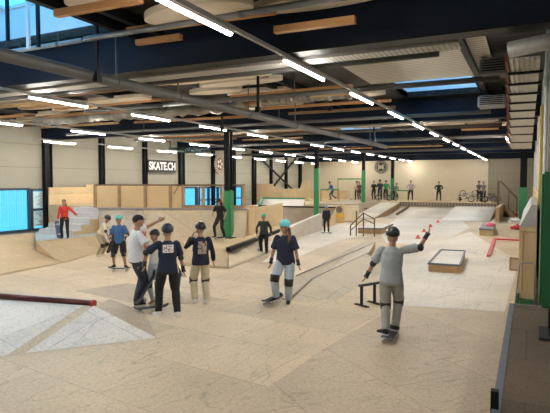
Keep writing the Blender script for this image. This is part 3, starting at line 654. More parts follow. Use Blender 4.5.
# front-left pyramid with rail
hA = .36
Ap = G(94,306,hA); RL = G(-60,291,hA); C1 = G(157,338); C2 = G(25,353.5); C3 = G(-75,366); D1 = G(144,312); S1 = G(84,305,hA); S2 = G(5,352.5)
S2 = C2.lerp(C3, .2); BL = G(-80,280); BD = G(110, 299)
bm = bmesh.new(); V = [bm.verts.new(p) for p in (Ap, RL, C1, C2, C3, D1, S1, S2, BL, BD)]
for q, mi in (((0,3,2),0), ((6,7,3,0),1), ((1,4,7,6),0), ((0,2,5),2), ((0,5,9),2), ((0,9,8,1,6),1), ((2,3,7,4,8,9,5),1)):
    bm.faces.new([V[i] for i in q]).material_index = mi
bmesh.ops.triangulate(bm, faces=bm.faces)
bmesh.ops.translate(bm, verts=bm.verts, vec=(0,0,.003))
o = make('hip_ramp', bm, [M_floor_white, M_floor, M_floor_brown]); tag(o, 'low white and tan hip ramp in the left foreground under the dark rail', 'ramp')
rr_ = thing('grind_rail', (0,0,0), 'dark red round grind rail on the foreground hip ramp', 'grind rail')
ra, rb_ = G(-80,289.5,hA+.05), G(93,303.5,hA+.03)
bm = bmesh.new(); tube(bm, [ra, rb_], .052, 16); make('rail_tube', bm, M_rail, rr_, smooth=True)
bm = bmesh.new(); dd = (rb_-ra).normalized(); tube(bm, [rb_-dd*.02, rb_+dd*.03], .062, 16); make('end_cap', bm, mat('bright_red_cap', (.35,.02,.02), .4), rr_)
bm = bmesh.new(); up = Vector((0,0,.042)); side = dd.cross(Vector((0,0,1)))
bar(bm, ra+up+side*-.01, rb_+up+side*-.01, .045, .022); make('worn_top', bm, M_steel, rr_)

# manual pad
mp_ = thing('manual_pad', (0,0,0), 'low wooden manual pad with pale grey top on the open floor', 'skate box')
q = [G(428.5,263.5,.22), G(460,265.5,.22), G(465,251,.22), G(441,250,.22)]
bm = bmesh.new(); prism(bm, q, 0, .205); make('side_panels', bm, mat('brown_plywood_sides', (.42,.27,.13), .7, .2, 5), mp_)
c = sum(q, Vector())/4
bm = bmesh.new(); prism(bm, [c+(p-c)*.96 for p in q], .2, .217); make('top_sheet', bm, M_floor_white, mp_)
for a, b_ in zip(q, q[1:]+q[:1]):
    bm = bmesh.new(); bar(bm, a, b_, .05, .05); make('coping', bm, M_coping, mp_)
# wooden box with red cloth
r = thing('low_box', (0,0,0), 'small dark-edged box with a red helmet lying on it', 'skate box')
q = [G(479.5,228.5,.32), G(493,229.5,.32), G(496,224,.32), G(483,223.5,.32)]
bm = bmesh.new(); prism(bm, q, 0, .3); make('side_panels', bm, mat('olive_plywood', (.40,.30,.15), .7, .2, 5), r)
bm = bmesh.new(); prism(bm, [sum(q,Vector())/4+(p-sum(q,Vector())/4)*1.05 for p in q], .28, .33); make('top_sheet', bm, M_coping, r)
c = sum(q, Vector())/4
bm = bmesh.new(); ball(bm, (c.x+.1, c.y, .33), (.22,.2,.17)); bmesh.ops.bisect_plane(bm, geom=bm.verts[:]+bm.edges[:]+bm.faces[:], plane_co=(0,0,.331), plane_no=(0,0,-1), clear_outer=True)
o = make('helmet', bm, mat('pink_red_shell', (.65,.08,.14), .4), smooth=True); tag(o, 'pink-red helmet lying on the small dark-edged box', 'helmet')
# flat bar
fb = thing('flat_bar', (0,0,0), 'short black flat bar rail beside the skater in the grey shirt', 'grind rail')
g1, g2 = G(361.5,306), G(374.5,303.5)
dirx = (g2-g1).normalized(); e0 = g1-dirx*.07; e1 = g2+dirx*.62
bm = bmesh.new(); bar(bm, e0+Vector((0,0,.41)), e1+Vector((0,0,.41)), .05, .05); make('rail_bar', bm, mat('dull_steel_bar', (.10,.10,.11), .4, metal=.5), fb)
for p in (g1, g2):
    bm = bmesh.new(); bar(bm, p, p+Vector((0,0,.39)), .05, .05); make('post', bm, M_rubber, fb)
    bm = bmesh.new(); s = Vector((-dirx.y, dirx.x, 0)); bar(bm, p-s*.17+Vector((0,0,.015)), p+s*.17+Vector((0,0,.015)), .08, .02); make('foot', bm, M_rubber, fb)
# stair set with handrail
hs = thing('stair_box', (0,0,0), 'low grey box behind the small black handrail', 'skate box')
q = [G(358,233.5,0), G(382,234,0), G(393,229,0), G(368,227,0)]
bm = bmesh.new(); prism(bm, q, 0, .24, 0, 1); make('body', bm, [M_floor_light, M_woodm], hs)
bm = bmesh.new(); bar(bm, q[0]+Vector((0,0,.25)), q[1]+Vector((0,0,.25)), .05, .05); bar(bm, q[1]+Vector((0,0,.25)), q[2]+Vector((0,0,.25)), .05, .05); make('coping', bm, M_coping, hs)
hr = thing('handrail', (0,0,0), 'small black handrail with bent top in front of the grey box', 'handrail')
def hp(px, py, z): Y = G(351,235.5,0).y; p = PY(px, 181, Y+.0); return Vector((p.x, Y, z))
Yh = 22.6
def hq(px, py): return PY(px, py, Yh)
bm = bmesh.new(); tube(bm, [hq(350.5,225.5), hq(363.5,213), hq(374.5,219)], .026, 8); make('top_bar', bm, M_woodd, hr)
bm = bmesh.new(); tube(bm, [hq(350.5,230.5), hq(363.5,219), hq(374.5,224)], .02, 8); make('lower_bar', bm, M_woodd, hr)
for px, py in ((350.5,225.5),(356.5,211),(363.5,213),(374.5,219)):
    bm = bmesh.new(); p = hq(px, py); bar(bm, (p.x, p.y, 0), p, .045, .045); make('post', bm, M_woodd, hr)
# red kerb line on the right
for a, b_, nm in (((494,239.5),(521,241),'running across to the right wall'), ((488.5,257),(494.5,240),'running towards the viewer')):
    bm = bmesh.new(); bar(bm, G(*a)+Vector((0,0,.03)), G(*b_)+Vector((0,0,.03)), .12, .06); o = make('floor_kerb', bm, M_red); tag(o, 'low red kerb on the floor %s' % nm, 'kerb')
# crate
r = thing('plywood_crate', (0,0,0), 'small pale plywood crate on the floor next to the right wall cabinet', 'crate')
q0 = G(510,270.5); q1 = G(521.5,271.5); q2 = q1+Vector((0,.55,0)); q3 = q0+Vector((0,.55,0)); hz = zat(510, 257, q0.y)
bm = bmesh.new(); prism(bm, [q0,q1,q2,q3], 0, hz); make('body', bm, mat('pale_crate_ply', (.55,.45,.30), .7, .1, 4), r)
bm = bmesh.new()
for z in (.03, hz-.03): bar(bm, (q0.x, q0.y-.01, z), (q1.x, q1.y-.01, z), .03, .05)
for p in (q0, q1): bar(bm, (p.x, p.y-.015, 0), (p.x, p.y-.015, hz), .04, .03)
make('edge_strip', bm, M_woodm, r)
# white and red bags in the distance
for px, py, m, sz, lb in ((516,222,M_white,.32,'white kit bag on the floor at the foot of the far stairs'), (517,229.5,mat('crimson_cloth',(.5,.03,.06)),.34,'crimson jacket dropped on the floor near the right wall')):
    bm = bmesh.new(); p = G(px, py); ball(bm, (0,0,sz*.28), (sz, sz*.6, sz*.32), u=14, v=9); tube(bm, [(-.1,0,sz*.5),(0,0,sz*.8),(.1,0,sz*.5)], .02, 6)
    for v in bm.verts: v.co += Vector((random.uniform(-.02,.02), random.uniform(-.02,.02), random.uniform(-.015,.015)))
    o = make('kit_bag' if 'bag' in lb else 'dropped_jacket', bm, m, smooth=True); o.location = p; tag(o, lb, 'bag' if 'bag' in lb else 'jacket')
# marker cones
for i, (px, py) in enumerate(((438,222.5),(430.5,227),(424,232),(418,238.5))):
    p = G(px, py); bm = bmesh.new(); tube(bm, [(0,0,0),(0,0,.015),(0,0,.015),(0,0,.15)], [.15,.15,.10,.03], 16)
    o = make('marker_cone', bm, mat('cone_red', (.75,.10,.08), .4), smooth=False); o.location = p
    tag(o, 'small red marker cone on the floor, %s from the back wall' % ORD[i], 'cone', 'marker cones')
# right platform, dark
rp = thing('dark_platform', (0,0,0), 'dark brown platform in the lower right corner with grey metal edge', 'platform')
e0, e1 = G(505.5,303,.5), G(503.2,396,.5); xE = (e0.x+e1.x)/2
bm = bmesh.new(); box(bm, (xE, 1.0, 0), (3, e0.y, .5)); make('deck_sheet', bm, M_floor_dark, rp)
bm = bmesh.new(); box(bm, (xE-.01, 1.0, .46), (xE+.06, e0.y, .506)); box(bm, (xE+.09, e0.y-.05, .47), (3, e0.y+.01, .506)); make('edge_profile', bm, M_coping, rp)
bm = bmesh.new(); a = G(506,412,.5); box(bm, (xE-.02, a.y, 0), (xE+.045, a.y+.07, .66)); o = make('guard_post', bm, M_black); tag(o, 'short black post at the near corner of the dark platform', 'post')
bm = bmesh.new(); ramp(bm, (xE-.02, a.y-1.3, .42), (xE-.02, a.y+.25, .42), (xE-.35, a.y-1.3, 0), (xE-.35, a.y+.25, 0), 6); o = make('wedge_ramp', bm, [M_ramp, M_ramp]); tag(o, 'yellowish plywood wedge at the bottom edge beside the black post', 'ramp')
# right wall plywood cabinet with green frame
cb = thing('plywood_cabinet', (0,0,0), 'tall plywood-faced wall end with green base frame on the right', 'wall panel')
Yc = 11.0; xa_ = PY(520.5,181,Yc).x; xb2 = PY(538,181,Yc).x; zt = zat(525,227,Yc)
bm = bmesh.new(); box(bm, (xa_, Yc, .12), (xb2, Yc+6, zt)); make('body', bm, mat('cabinet_ply', (.60,.44,.25), .6, .12, 3, stretch=(4,4,.6)), cb)
bm = bmesh.new(); z2 = zat(533,213,Yc); vs = [(xa_,Yc,zt),(xb2,Yc,zt),(xb2,Yc,z2),(xb2-.12,Yc,z2)]
prof = [(xa_, zt), (xb2, zt), (xb2, z2+.15), (xb2-.1, z2+.15)]
fr = [bm.verts.new((x, Yc, z)) for x, z in prof]; bk = [bm.verts.new((x, Yc+6, z)) for x, z in prof]
bm.faces.new(fr); bm.faces.new(bk[::-1])
for i in range(4): bm.faces.new((fr[i], fr[(i+1)%4], bk[(i+1)%4], bk[i]))
make('sloped_cap', bm, mat('grey_cap', (.42,.42,.40)), cb)
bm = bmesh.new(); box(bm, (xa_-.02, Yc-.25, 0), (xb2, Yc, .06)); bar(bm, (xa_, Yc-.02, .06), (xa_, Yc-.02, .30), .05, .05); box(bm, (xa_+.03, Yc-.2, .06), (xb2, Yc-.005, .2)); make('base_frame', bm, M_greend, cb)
bm = bmesh.new(); zz = zat(530,263,Yc-.2); tube(bm, [(xb2-.02,Yc-.2,.1),(xb2-.02,Yc-.2,zz-.05),(xb2-.06,Yc-.2,zz),(xb2-.24,Yc-.2,zz),(xb2-.28,Yc-.2,zz-.05),(xb2-.34,Yc-.2,.1)], .014, 8); make('hoop', bm, M_steel, cb, smooth=True)
bm = bmesh.new(); box(bm, (xa_+.02, Yc-.012, zt-.1), (xb2-.02, Yc, zt-.085)); box(bm, (xa_+.06, Yc-.01, .35), (xa_+.075, Yc, zt-.12)); make('joint_strip', bm, M_woodm, cb)
bm = bmesh.new(); box(bm, (XR-.04, 12, .1), (XR, 45, 2.1)); o = make('wall_panelling', bm, M_ply_y); tag(o, 'long plywood panelling along the base of the right wall', 'wall panel')
# far right stairs
fs = thing('wooden_stairs', (0,0,0), 'dark wooden stairs with handrail at the right end of the back platform', 'stairs')
x0 = PY(499,181,40).x; x1 = PY(519,181,40).x
for i in range(5):
    bm = bmesh.new(); box(bm, (x0+i*(x1-x0)/5, 39.3, 0), (x0+(i+1)*(x1-x0)/5, 40.8, .95-i*.18)); make('step', bm, M_woodd, fs)
bm = bmesh.new(); bar(bm, PY(500.5,181,39.3), PY(517,198,39.3), .13, .13); make("handrail_bar", bm, M_woodd, fs)
for px, yt in ((498.5,181),(509,190),(517,198)):
    bm = bmesh.new(); p = PY(px, yt, 39.3); bar(bm, (p.x, p.y, 0), p, .16 if px < 500 else .08, .16 if px < 500 else .08); make("newel", bm, M_woodd, fs)
bm = bmesh.new(); bar(bm, PY(500.5,204,39.25), PY(519,222,39.25), .05, .25); make('stringer', bm, M_woodm, fs)
bm = bmesh.new(); a = PY(497.5,206,33.7); box(bm, (a.x-.1, 33.6, 0), (a.x+.1, YE, .9)); o = make('partition', bm, M_woodm); tag(o, 'brown partition board between the white bank and the wooden stairs', 'wall panel')
# rails on back platform
for (pa, pb, Y, zt_, lb) in (((338,179),(362,179),44.5,0,'high green horizontal beam left of the waiting group'), ((321,189.5),(339,189.5),40,0,'green rail on the deck behind the running rider'), ((396,190.5),(408,190.5),44.5,0,'green rail behind the person in the pale shirt')):
    r = thing('green_rail', (0,0,0), lb, 'rail'); a, b_ = PY(*pa, Y), PY(*pb, Y)
    bm = bmesh.new(); bar(bm, a, (b_.x, b_.y, a.z), .1, .12); make('top_bar', bm, M_greenr, r)
    for p in (a, b_):
        bm = bmesh.new(); bar(bm, (p.x, p.y, .84), (p.x, p.y, a.z), .07, .07); make('post', bm, M_woodm, r)
bm = bmesh.new(); a, b_ = PY(322,190.5,45), PY(400,190.5,45); box(bm, (XL+.3, 45.6, .84), (PY(345,181,45).x, 45.7, a.z)); o = make('plywood_board', bm, M_ply_x); tag(o, 'long plywood board along the back wall at the left', 'wall panel')

# ------------------------------------------------------------------ signs
sg = empty('wall_sign', (XL+.25, 0, 0), 0, 'black rectangular sign reading SKATE.CH in white on the left wall', 'sign')
pa, pb = PXx(148,159.5,XL+.3), PXx(176.5,172.5,XL+.3); yc = (pa.y+pb.y)/2; zc = (PXx(162,160.5,XL+.3).z+PXx(162,172,XL+.3).z)/2
hh = (PXx(162,160.2,XL+.3).z-PXx(162,172.3,XL+.3).z)/2; hw = (pb.y-pa.y)/2; sg.location = (XL+.25, yc, zc)
bm = bmesh.new(); box(bm, (0, -hw, -hh), (.05, hw, hh)); make('sign_board', bm, mat('sign_black', (.006,.006,.007), .5), sg)
tx = text_mesh('sign_lettering', 'SKATE.CH', hh*1.75, mat('sign_white', (.85,.85,.83), .5), sg, (.056, 0, -hh*.05), (R(90), 0, R(90)), .004, .02)
bpy.context.view_layer.update(); tx.scale = (hw*1.85/max(.01, tx.dimensions.x), 1, 1)
# round emblem on the back wall
def emblem(loc, rad, rot, label, style):
    e = empty('round_emblem', loc, 0, label, 'sign'); e.rotation_euler = rot
    bm = bmesh.new(); tube(bm, [(0,0,0),(0,0,.05)], rad, 40); make('disc', bm, mat('emblem_dark' if style == 0 else 'emblem_brown', (.03,.03,.028) if style == 0 else (.10,.06,.045)), e)
    ink = mat('emblem_cream', (.62,.55,.42))
    bm = bmesh.new()
    for a in range(40):
        for r0, r1 in ((.92,.97), (.62,.66)):
            t0_, t1_ = 2*math.pi*a/40, 2*math.pi*(a+1)/40
            v = [bm.verts.new((rad*r*math.cos(t), rad*r*math.sin(t), .055)) for r, t in ((r0,t0_),(r1,t0_),(r1,t1_),(r0,t1_))]; bm.faces.new(v)
    make('ring', bm, ink, e)
    bm = bmesh.new()
    if style == 0:
        for x in (-.3, .3): box(bm, (rad*(x-.1), -rad*.35, .05), (rad*(x+.1), rad*.35, .06))
        box(bm, (-rad*.3, -rad*.08, .05), (rad*.3, rad*.08, .06)); box(bm, (-rad*.07, -rad*.3, .05), (rad*.07, rad*.3, .06))
    else:
        for k in range(5):
            a = k*1.256; ball(bm, (rad*.33*math.cos(a), rad*.33*math.sin(a), .05), (rad*.16, rad*.16, .02))
    make('motif', bm, ink, e)
    bm = bmesh.new()
    for k in range(22):
        a = 2*math.pi*k/22; c = Vector((rad*.79*math.cos(a), rad*.79*math.sin(a), .055)); d1 = Vector((math.cos(a), math.sin(a), 0))*rad*.07; d2 = Vector((-math.sin(a), math.cos(a), 0))*rad*.05
        v = [bm.verts.new(c+x) for x in (-d1-d2, d1-d2, d1+d2, -d1+d2)]; bm.faces.new(v)
    make('border_marks', bm, ink, e)
p = PY(381,167,YB-.01); emblem(p, .62, (R(90),0,0), 'dark round emblem with pale letter shape on the bright back wall', 0)
p = PXx(222.5,164,XL+.6); emblem((XL+.35, p.y, p.z), .72, (R(90),0,R(90)), 'brown oval-looking round emblem on the left wall behind the column', 1)
# hanging dark banner
bn = empty('hanging_banner', PY(189,150,24), 0, 'long dark teal banner with broken lettering hanging high before the left wall', 'banner')
a, b_ = PY(168,146.5,24), PY(209.5,153.5,24)
bm = bmesh.new(); hwb = (b_.x-a.x)/2; box(bm, (-hwb, 0, -.17), (hwb, .05, .17)); make('cloth', bm, mat('banner_dark', (.015,.03,.035)), bn)
bm = bmesh.new(); rq = random.Random(5); x = -hwb+.08
while x < hwb-.15:
    wv = rq.uniform(.05,.12); z = rq.uniform(-.12,0); box(bm, (x, -.01, z), (x+wv, 0, z+rq.uniform(.08,.13))); x += wv+rq.uniform(.03,.08)
make('lettering', bm, mat('banner_teal', (.10,.22,.24)), bn)
bm = bmesh.new()
for q in (-hwb+.1, hwb-.1): bar(bm, (q, .02, .17), (q, .02, ZR-bn.location.z), .02, .02)
make('cord', bm, M_black, bn)
# wooden board with round logo
sb = empty('sign_board', Vector((PY(338,181,29.3).x, 29.3, 0)), 0, 'yellow and wood floor sign with round grey logo behind the kid in the blue helmet', 'sign')
Yq = sb.location.y; c0 = Vector(sb.location)
def sq(px, py): return PY(px, py, Yq)-c0
ol = [(334,206.5),(344,204.5),(344,224),(334.5,224)]
bm = bmesh.new(); fr = [bm.verts.new(sq(a, b_)) for a, b_ in ol]; bk = [bm.verts.new(sq(a, b_)+Vector((0,.15,0))) for a, b_ in ol]; bm.faces.new(fr); bm.faces.new(bk[::-1])
for i in range(4): bm.faces.new((fr[i], fr[(i+1)%4], bk[(i+1)%4], bk[i]))
make('board', bm, mat('sign_ply', (.62,.45,.2)), sb)
bm = bmesh.new(); p = sq(339.5,209.5); tube(bm, [p+Vector((0,-.03,0)), p+Vector((0,-.005,0))], .2, 24); make('logo_disc', bm, mat('logo_grey', (.16,.15,.13)), sb)
bm = bmesh.new(); a, b_ = sq(335,214), sq(343.5,218); box(bm, (a.x,-.01,b_.z), (b_.x,-.002,a.z)); make('yellow_band', bm, mat('band_yellow', (.75,.45,.06)), sb)
#PEOPLE
# ------------------------------------------------------------------ people
def remesh(bm, v, smooth=2, wrinkle=0.0, wscale=.1):
    me = bpy.data.meshes.new('tmp'); bmesh.ops.recalc_face_normals(bm, faces=bm.faces); bm.to_mesh(me); bm.free()
    o = bpy.data.objects.new('tmp', me); COL.objects.link(o)
    m = o.modifiers.new('r', 'REMESH'); m.mode = 'VOXEL'; m.voxel_size = v
    if smooth: m = o.modifiers.new('s', 'SMOOTH'); m.factor = .5; m.iterations = smooth
    if wrinkle:
        tx = bpy.data.textures.new('folds', 'CLOUDS'); tx.noise_scale = wscale; tx.noise_depth = 2
        m = o.modifiers.new('d', 'DISPLACE'); m.texture = tx; m.strength = wrinkle; m.mid_level = .35; m.texture_coords = 'LOCAL'
    bpy.context.view_layer.update()
    out = bpy.data.meshes.new_from_object(o.evaluated_get(bpy.context.evaluated_depsgraph_get()))
    bpy.data.objects.remove(o); bpy.data.meshes.remove(me)
    nb = bmesh.new(); nb.from_mesh(out); bpy.data.meshes.remove(out); return nb
def ik(a, c, l1, l2, pole):
    a, c, pole = Vector(a), Vector(c), Vector(pole); d = c-a; L_ = min(d.length, (l1+l2)*.999); dn = d.normalized(); c2 = a+dn*L_
    k = (l1*l1-l2*l2+L_*L_)/(2*L_); h = math.sqrt(max(0, l1*l1-k*k)); p = pole-dn*pole.dot(dn)
    return a+dn*k+p.normalized()*h, c2
SKIN = mat('skin_fair', (.40,.225,.145), .55, .06, 8); SKIN2 = mat('skin_tanned', (.42,.23,.15), .55, .06, 8)
M_eye = mat('eye_dark', (.02,.015,.012), .3); M_lip = mat('lip_red', (.38,.13,.11), .5)
M_pad = mat('black_pad_shell', (.012,.012,.014), .35, .2, 10); M_sole = mat('shoe_sole_white', (.7,.68,.64), .6)
CL = {}
def cloth(n, c): return mat(n, c, .9, .12, 7, bump=.25)
def person(key, feet, head_y, face, label, top=('navy_cotton',(.011,.02,.045)), sleeve='short', bot=('black_cotton',(.012,.012,.014)), legs='long',
           shoes=('black_shoe',(.02,.02,.02)), head='helmet', hat=('black_helmet',(.012,.014,.02)), hair=('brown_hair',(.06,.035,.02)), hair_len=.0, knee=False, elbow=False, wrist=False,
           hipz=.915, lean=(.015,.02), fl=(-.13,.04,0), fr=(.12,-.04,0), tl=0, tr=0, hl=(-.3,.05,.78), hr=(.3,.05,.78), pl=(-.4,-.8,-.2), pr=(.4,-.8,-.2),
           look=(0,1,0), lift=0.0, h0=0.0, skin=None, voxel=None, logo=None, board=None, baggy=0.0, kpole=None, mask=False, chest=1.0, socks=False, extra=None, group=None, pos=None, scale=None):
    """person facing local +y; face = 0 shows the back, 180 faces the camera, + turns towards image left"""
    skin = skin or SKIN; px, py = feet; P = pos if pos is not None else G(px, py, h0); base = Vector((P.x, P.y, P.z))
    depth = -(CR.transposed() @ (P-cam.location)).z
    zH = 1.0
    hip = Vector((0, 0, hipz)); up = Vector((lean[0], lean[1], 1)).normalized()
    chest_ = hip+up*.36; neck = hip+up*.53; fwd = Vector((0,1,0)); lk = Vector(look).normalized()
    hc = neck+(up*.5+Vector((0,.12,.5))).normalized()*.19+lk*.01
    top_z = hc.z+.14+lift
    s = scale or ((py-head_y)*depth/F)/top_z
    voxel = voxel or (.011 if s*F/depth > 38 else .016 if s*F/depth > 20 else .024)
    root = empty('person', base, R(YAW)-math.atan((px-W0/2)/F)+R(face), label, 'person', group)
    root.scale = (s, s, s)
    def fin(name, bm, m, smooth=True):
        bmesh.ops.translate(bm, verts=bm.verts, vec=(0,0,lift)); return make(name, bm, m, root, smooth)
    HL, HR = hip+Vector((-.095,0,-.02)), hip+Vector((.095,0,-.02))
    AL, AR = Vector(fl)+Vector((0,0,.09)), Vector(fr)+Vector((0,0,.09))
    kp = kpole or ((-.15,1,0), (.15,1,0))
    KL, AL = ik(HL, AL, .43, .42, kp[0]); KR, AR = ik(HR, AR, .43, .42, kp[1])
    side = Vector((1, 0, 0)); sz = neck-up*.05
    SL, SR = sz-side*.165, sz+side*.165
    EL, WL = ik(SL, hl, .28, .25, pl); ER, WR = ik(SR, hr, .28, .25, pr)
    # body: one continuous surface
    bm = bmesh.new(); sg = 10
    tube(bm, [hip-up*.08, hip+up*.02, hip+up*.16, chest_-up*.05, chest_+up*.08, neck-up*.02], [(.12,.09),(.155,.11),(.13,.10),(.155,.115),(.165,.11),(.08,.07)], 14, xdir=side)
    tube(bm, [neck-up*.05, hc-Vector((0,.01,.04))], [.06,.052], sg)
    # head with jaw, nose, ears
    q = Vector((0,1,0)).rotation_difference(lk).to_matrix()
    ball(bm, hc, (.083,.103,.118), rot=q, u=16, v=12)
    ball(bm, hc+q@Vector((0,.035,-.065)), (.052,.058,.055), rot=q)
    tube(bm, [hc+q@Vector((0,.085,.015)), hc+q@Vector((0,.118,-.022)), hc+q@Vector((0,.09,-.03))], [.009,.017,.012], 8)
    for e in (-1, 1): ball(bm, hc+q@Vector((e*.08,-.005,-.01)), (.012,.02,.032), rot=q, u=8, v=6)
    for a, k_, an in ((HL,KL,AL),(HR,KR,AR)):
        tube(bm, [a, a.lerp(k_,.5), k_, k_.lerp(an,.35), an], [.088,.076,.054,.053,.036], sg); ball(bm, k_, .056)
    for a, e, wr in ((SL,EL,WL),(SR,ER,WR)):
        ball(bm, a, .056); tube(bm, [a, a.lerp(e,.5), e, e.lerp(wr,.35), wr], [.052,.046,.038,.038,.026], sg)
    hands = []
    for e, wr, sd in ((EL,WL,-1),(ER,WR,1)):
        d = (wr-e).normalized(); ax = d.cross(Vector((0,1,0)));  ax = ax.normalized() if ax.length > .2 else Vector((0,0,1)).cross(d).normalized()
        nrm = d.cross(ax).normalized(); palm = wr+d*.05
        tube(bm, [wr-d*.01, wr+d*.03, wr+d*.085], [(.026,.02),(.038,.016),(.04,.014)], 10, xdir=nrm); hands.append((palm, d, nrm, ax, sd))
    for an, tt, sd in ((AL,tl,-1),(AR,tr,1)):
        f = Vector((math.sin(R(tt)), math.cos(R(tt)), 0)); tube(bm, [an, an-Vector((0,0,.04)), an+f*.08-Vector((0,0,.06)), an+f*.15-Vector((0,0,.07))], [.036,.04,.036,.022], 8)
    nb = remesh(bm, voxel, 2)
    for f in nb.faces: f.material_index = 0
    for palm, d, nrm, ax, sd in hands:   # four fingers of unequal length and a side thumb, slightly curled
        for k, ln in enumerate((.07,.08,.075,.06)):
            b0 = palm+d*.03+nrm*(.027-.018*k); m1 = b0+d*ln*.5+ax*sd*.006; tube(nb, [b0-d*.02, m1, m1+(d*.8+ax*sd*.55).normalized()*ln*.5], [.0095,.009,.007], 6)
        b0 = palm-d*.02+nrm*.03; tube(nb, [b0, b0+(nrm*.8+d*.6).normalized()*.035, b0+(nrm*.45+d).normalized()*.065], [.012,.011,.008], 6)
    for e in (-1, 1): ball(nb, hc+q@Vector((e*.03,.088,.012)), (.012,.008,.008), mi=1, u=8, v=6)
    if not mask: ball(nb, hc+q@Vector((0,.088,-.062)), (.022,.007,.006), mi=2, u=8, v=6)
    fin('body', nb, [skin, M_eye, M_lip])
    # garments
    ct = cloth(*top); b = baggy
    bm = bmesh.new()
    tube(bm, [hip+up*(-.06-b*.2), hip+up*.04, hip+up*.18, chest_-up*.04, chest_+up*.08, neck-up*.035, neck+up*.005], [(.172+b,.128+b),(.166+b,.124+b),(.15+b*.8,.118+b*.8),(.168+b*.5,.126+b*.5),(.168,.122),(.105,.085),(.064,.06)], 20, xdir=side)
    for a, e, wr in ((SL,EL,WL),(SR,ER,WR)):
        ball(bm, a-Vector((0,0,.006)), .064)
        if sleeve == 'short': tube(bm, [a, a.lerp(e,.4), a.lerp(e,.85)], [.064,.064+b*.3,.066+b*.6], 12)
        else: tube(bm, [a, a.lerp(e,.5), e, e.lerp(wr,.5), e.lerp(wr,.95)], [.064,.058,.052,.048,.042], 12)
    o = fin('shirt' if sleeve == 'short' else 'jacket', remesh(bm, voxel*1.05, 1, .022, .13), ct)
    cb_ = cloth(*bot); bm = bmesh.new()
    tube(bm, [hip+up*.09, hip+up*.0, hip-up*.10], [(.158,.12),(.172,.13),(.165,.125)], 16, xdir=side)
    for a, k_, an in ((HL,KL,AL),(HR,KR,AR)):
        kb = b*.6
        if legs == 'short': tube(bm, [a+Vector((0,0,.03)), a.lerp(k_,.5), a.lerp(k_,.92)], [.105,.098+kb,.092+kb], 14)
        else: tube(bm, [a+Vector((0,0,.03)), a.lerp(k_,.5), k_, k_.lerp(an,.5), k_.lerp(an,1.0)], [.098,.086+kb,.068+kb,.061+kb,.052+kb], 14)
    fin('shorts' if legs == 'short' else 'trousers', remesh(bm, voxel*1.05, 1, .018, .11), cb_)
    for an, k_, tt in ((AL,KL,tl),(AR,KR,tr)):
        f = Vector((math.sin(R(tt)), math.cos(R(tt)), 0)); sd = f.cross(Vector((0,0,1)))
        bm = bmesh.new(); tube(bm, [an-f*.05-Vector((0,0,.04)), an-Vector((0,0,.035)), an+f*.08-Vector((0,0,.045)), an+f*.15-Vector((0,0,.06)), an+f*.175-Vector((0,0,.065))], [(.035,.04),(.045,.05),(.046,.036),(.04,.026),(.02,.018)], 12, xdir=sd)
        tube(bm, [an-Vector((0,0,.05)), an+Vector((0,0,.02))], [.048,.045], 12); sh = fin('shoe', remesh(bm, voxel*.8, 1), cloth(*shoes))
        bm = bmesh.new(); pts = [an+f*(.06+.12*math.cos(t))+sd*(.047*math.sin(t)) for t in [i*math.pi/8 for i in range(16)]]
        bz = an.z-.09; prism(bm, [(p.x, p.y) for p in pts], bz, bz+.022); bmesh.ops.translate(bm, verts=bm.verts, vec=(0,0,lift)); make('sole', bm, M_sole, sh)
        if socks:
            bm = bmesh.new(); tube(bm, [an-Vector((0,0,.01)), an.lerp(k_,.35)], [.05,.062], 12); fin('sock', bm, cloth('pale_sock', (.6,.58,.52)))
    if knee:
        for k_, a, an in ((KL,HL,AL),(KR,HR,AR)):
            dn = (a-an).normalized(); f = Vector((0,1,0)); f = (f-dn*f.dot(dn)).normalized(); bm = bmesh.new()
            rr0 = (.076 if legs == 'long' else .066)+b*.5
            tube(bm, [k_-dn*.075, k_+dn*.075], [rr0, rr0+.008], 16); ball(bm, k_+f*rr0*.72, (.055,.05,.075)); fin('knee_pad', bm, M_pad)
    if elbow:
        for e, a, wr in ((EL,SL,WL),(ER,SR,WR)):
            dn = (a-wr).normalized(); bm = bmesh.new(); tube(bm, [e-dn*.05, e, e+dn*.05], [.05,.056,.053], 12); bk = (e-(a+wr)/2); bk = bk.normalized() if bk.length > .01 else Vector((0,-1,0)); ball(bm, e+bk*.03, (.042,.042,.05)); fin('elbow_pad', bm, M_pad)
    if wrist:
        for e, wr in ((EL,WL),(ER,WR)):
            d = (wr-e).normalized(); bm = bmesh.new(); tube(bm, [wr-d*.08, wr, wr+d*.045], [.04,.036,.046], 12); fin('wrist_guard', bm, M_pad)
    hm = mat(hair[0], hair[1], .7, .3, 30)
    if head in ('helmet',):
        bm = bmesh.new(); ball(bm, hc+q@Vector((0,-.012,.028)), (.115,.14,.128), rot=q, u=24, v=16)
        bmesh.ops.bisect_plane(bm, geom=bm.verts[:]+bm.edges[:]+bm.faces[:], plane_co=hc+q@Vector((0,0,.005)), plane_no=q@Vector((0,.22,-1)), clear_outer=True)
        bmesh.ops.solidify(bm, geom=bm.faces[:], thickness=-.012) if False else None
        h_ = fin('helmet_shell', bm, mat(hat[0], hat[1], .3, .06, 5))
        bm = bmesh.new()
        for a in range(5): ball(bm, hc+q@Vector((-.05+.025*a, -.01, .152-.008*abs(a-2))), (.007,.03,.004), rot=q, u=8, v=5)
        for e in (-1, 1):
            for k in range(3): ball(bm, hc+q@Vector((e*(.106-.004*k), -.05+.045*k, .07)), (.008,.014,.008), rot=q, u=8, v=5)
        bmesh.ops.translate(bm, verts=bm.verts, vec=(0,0,lift)); make('vent', bm, M_rubber, h_)
        bm = bmesh.new()
        for e in (-1, 1): tube(bm, [hc+q@Vector((e*.088,.01,.0)), hc+q@Vector((e*.07,.035,-.08)), hc+q@Vector((0,.05,-.125))], .006, 6)
        fin('chin_strap', bm, M_rubber)
    elif head == 'cap':
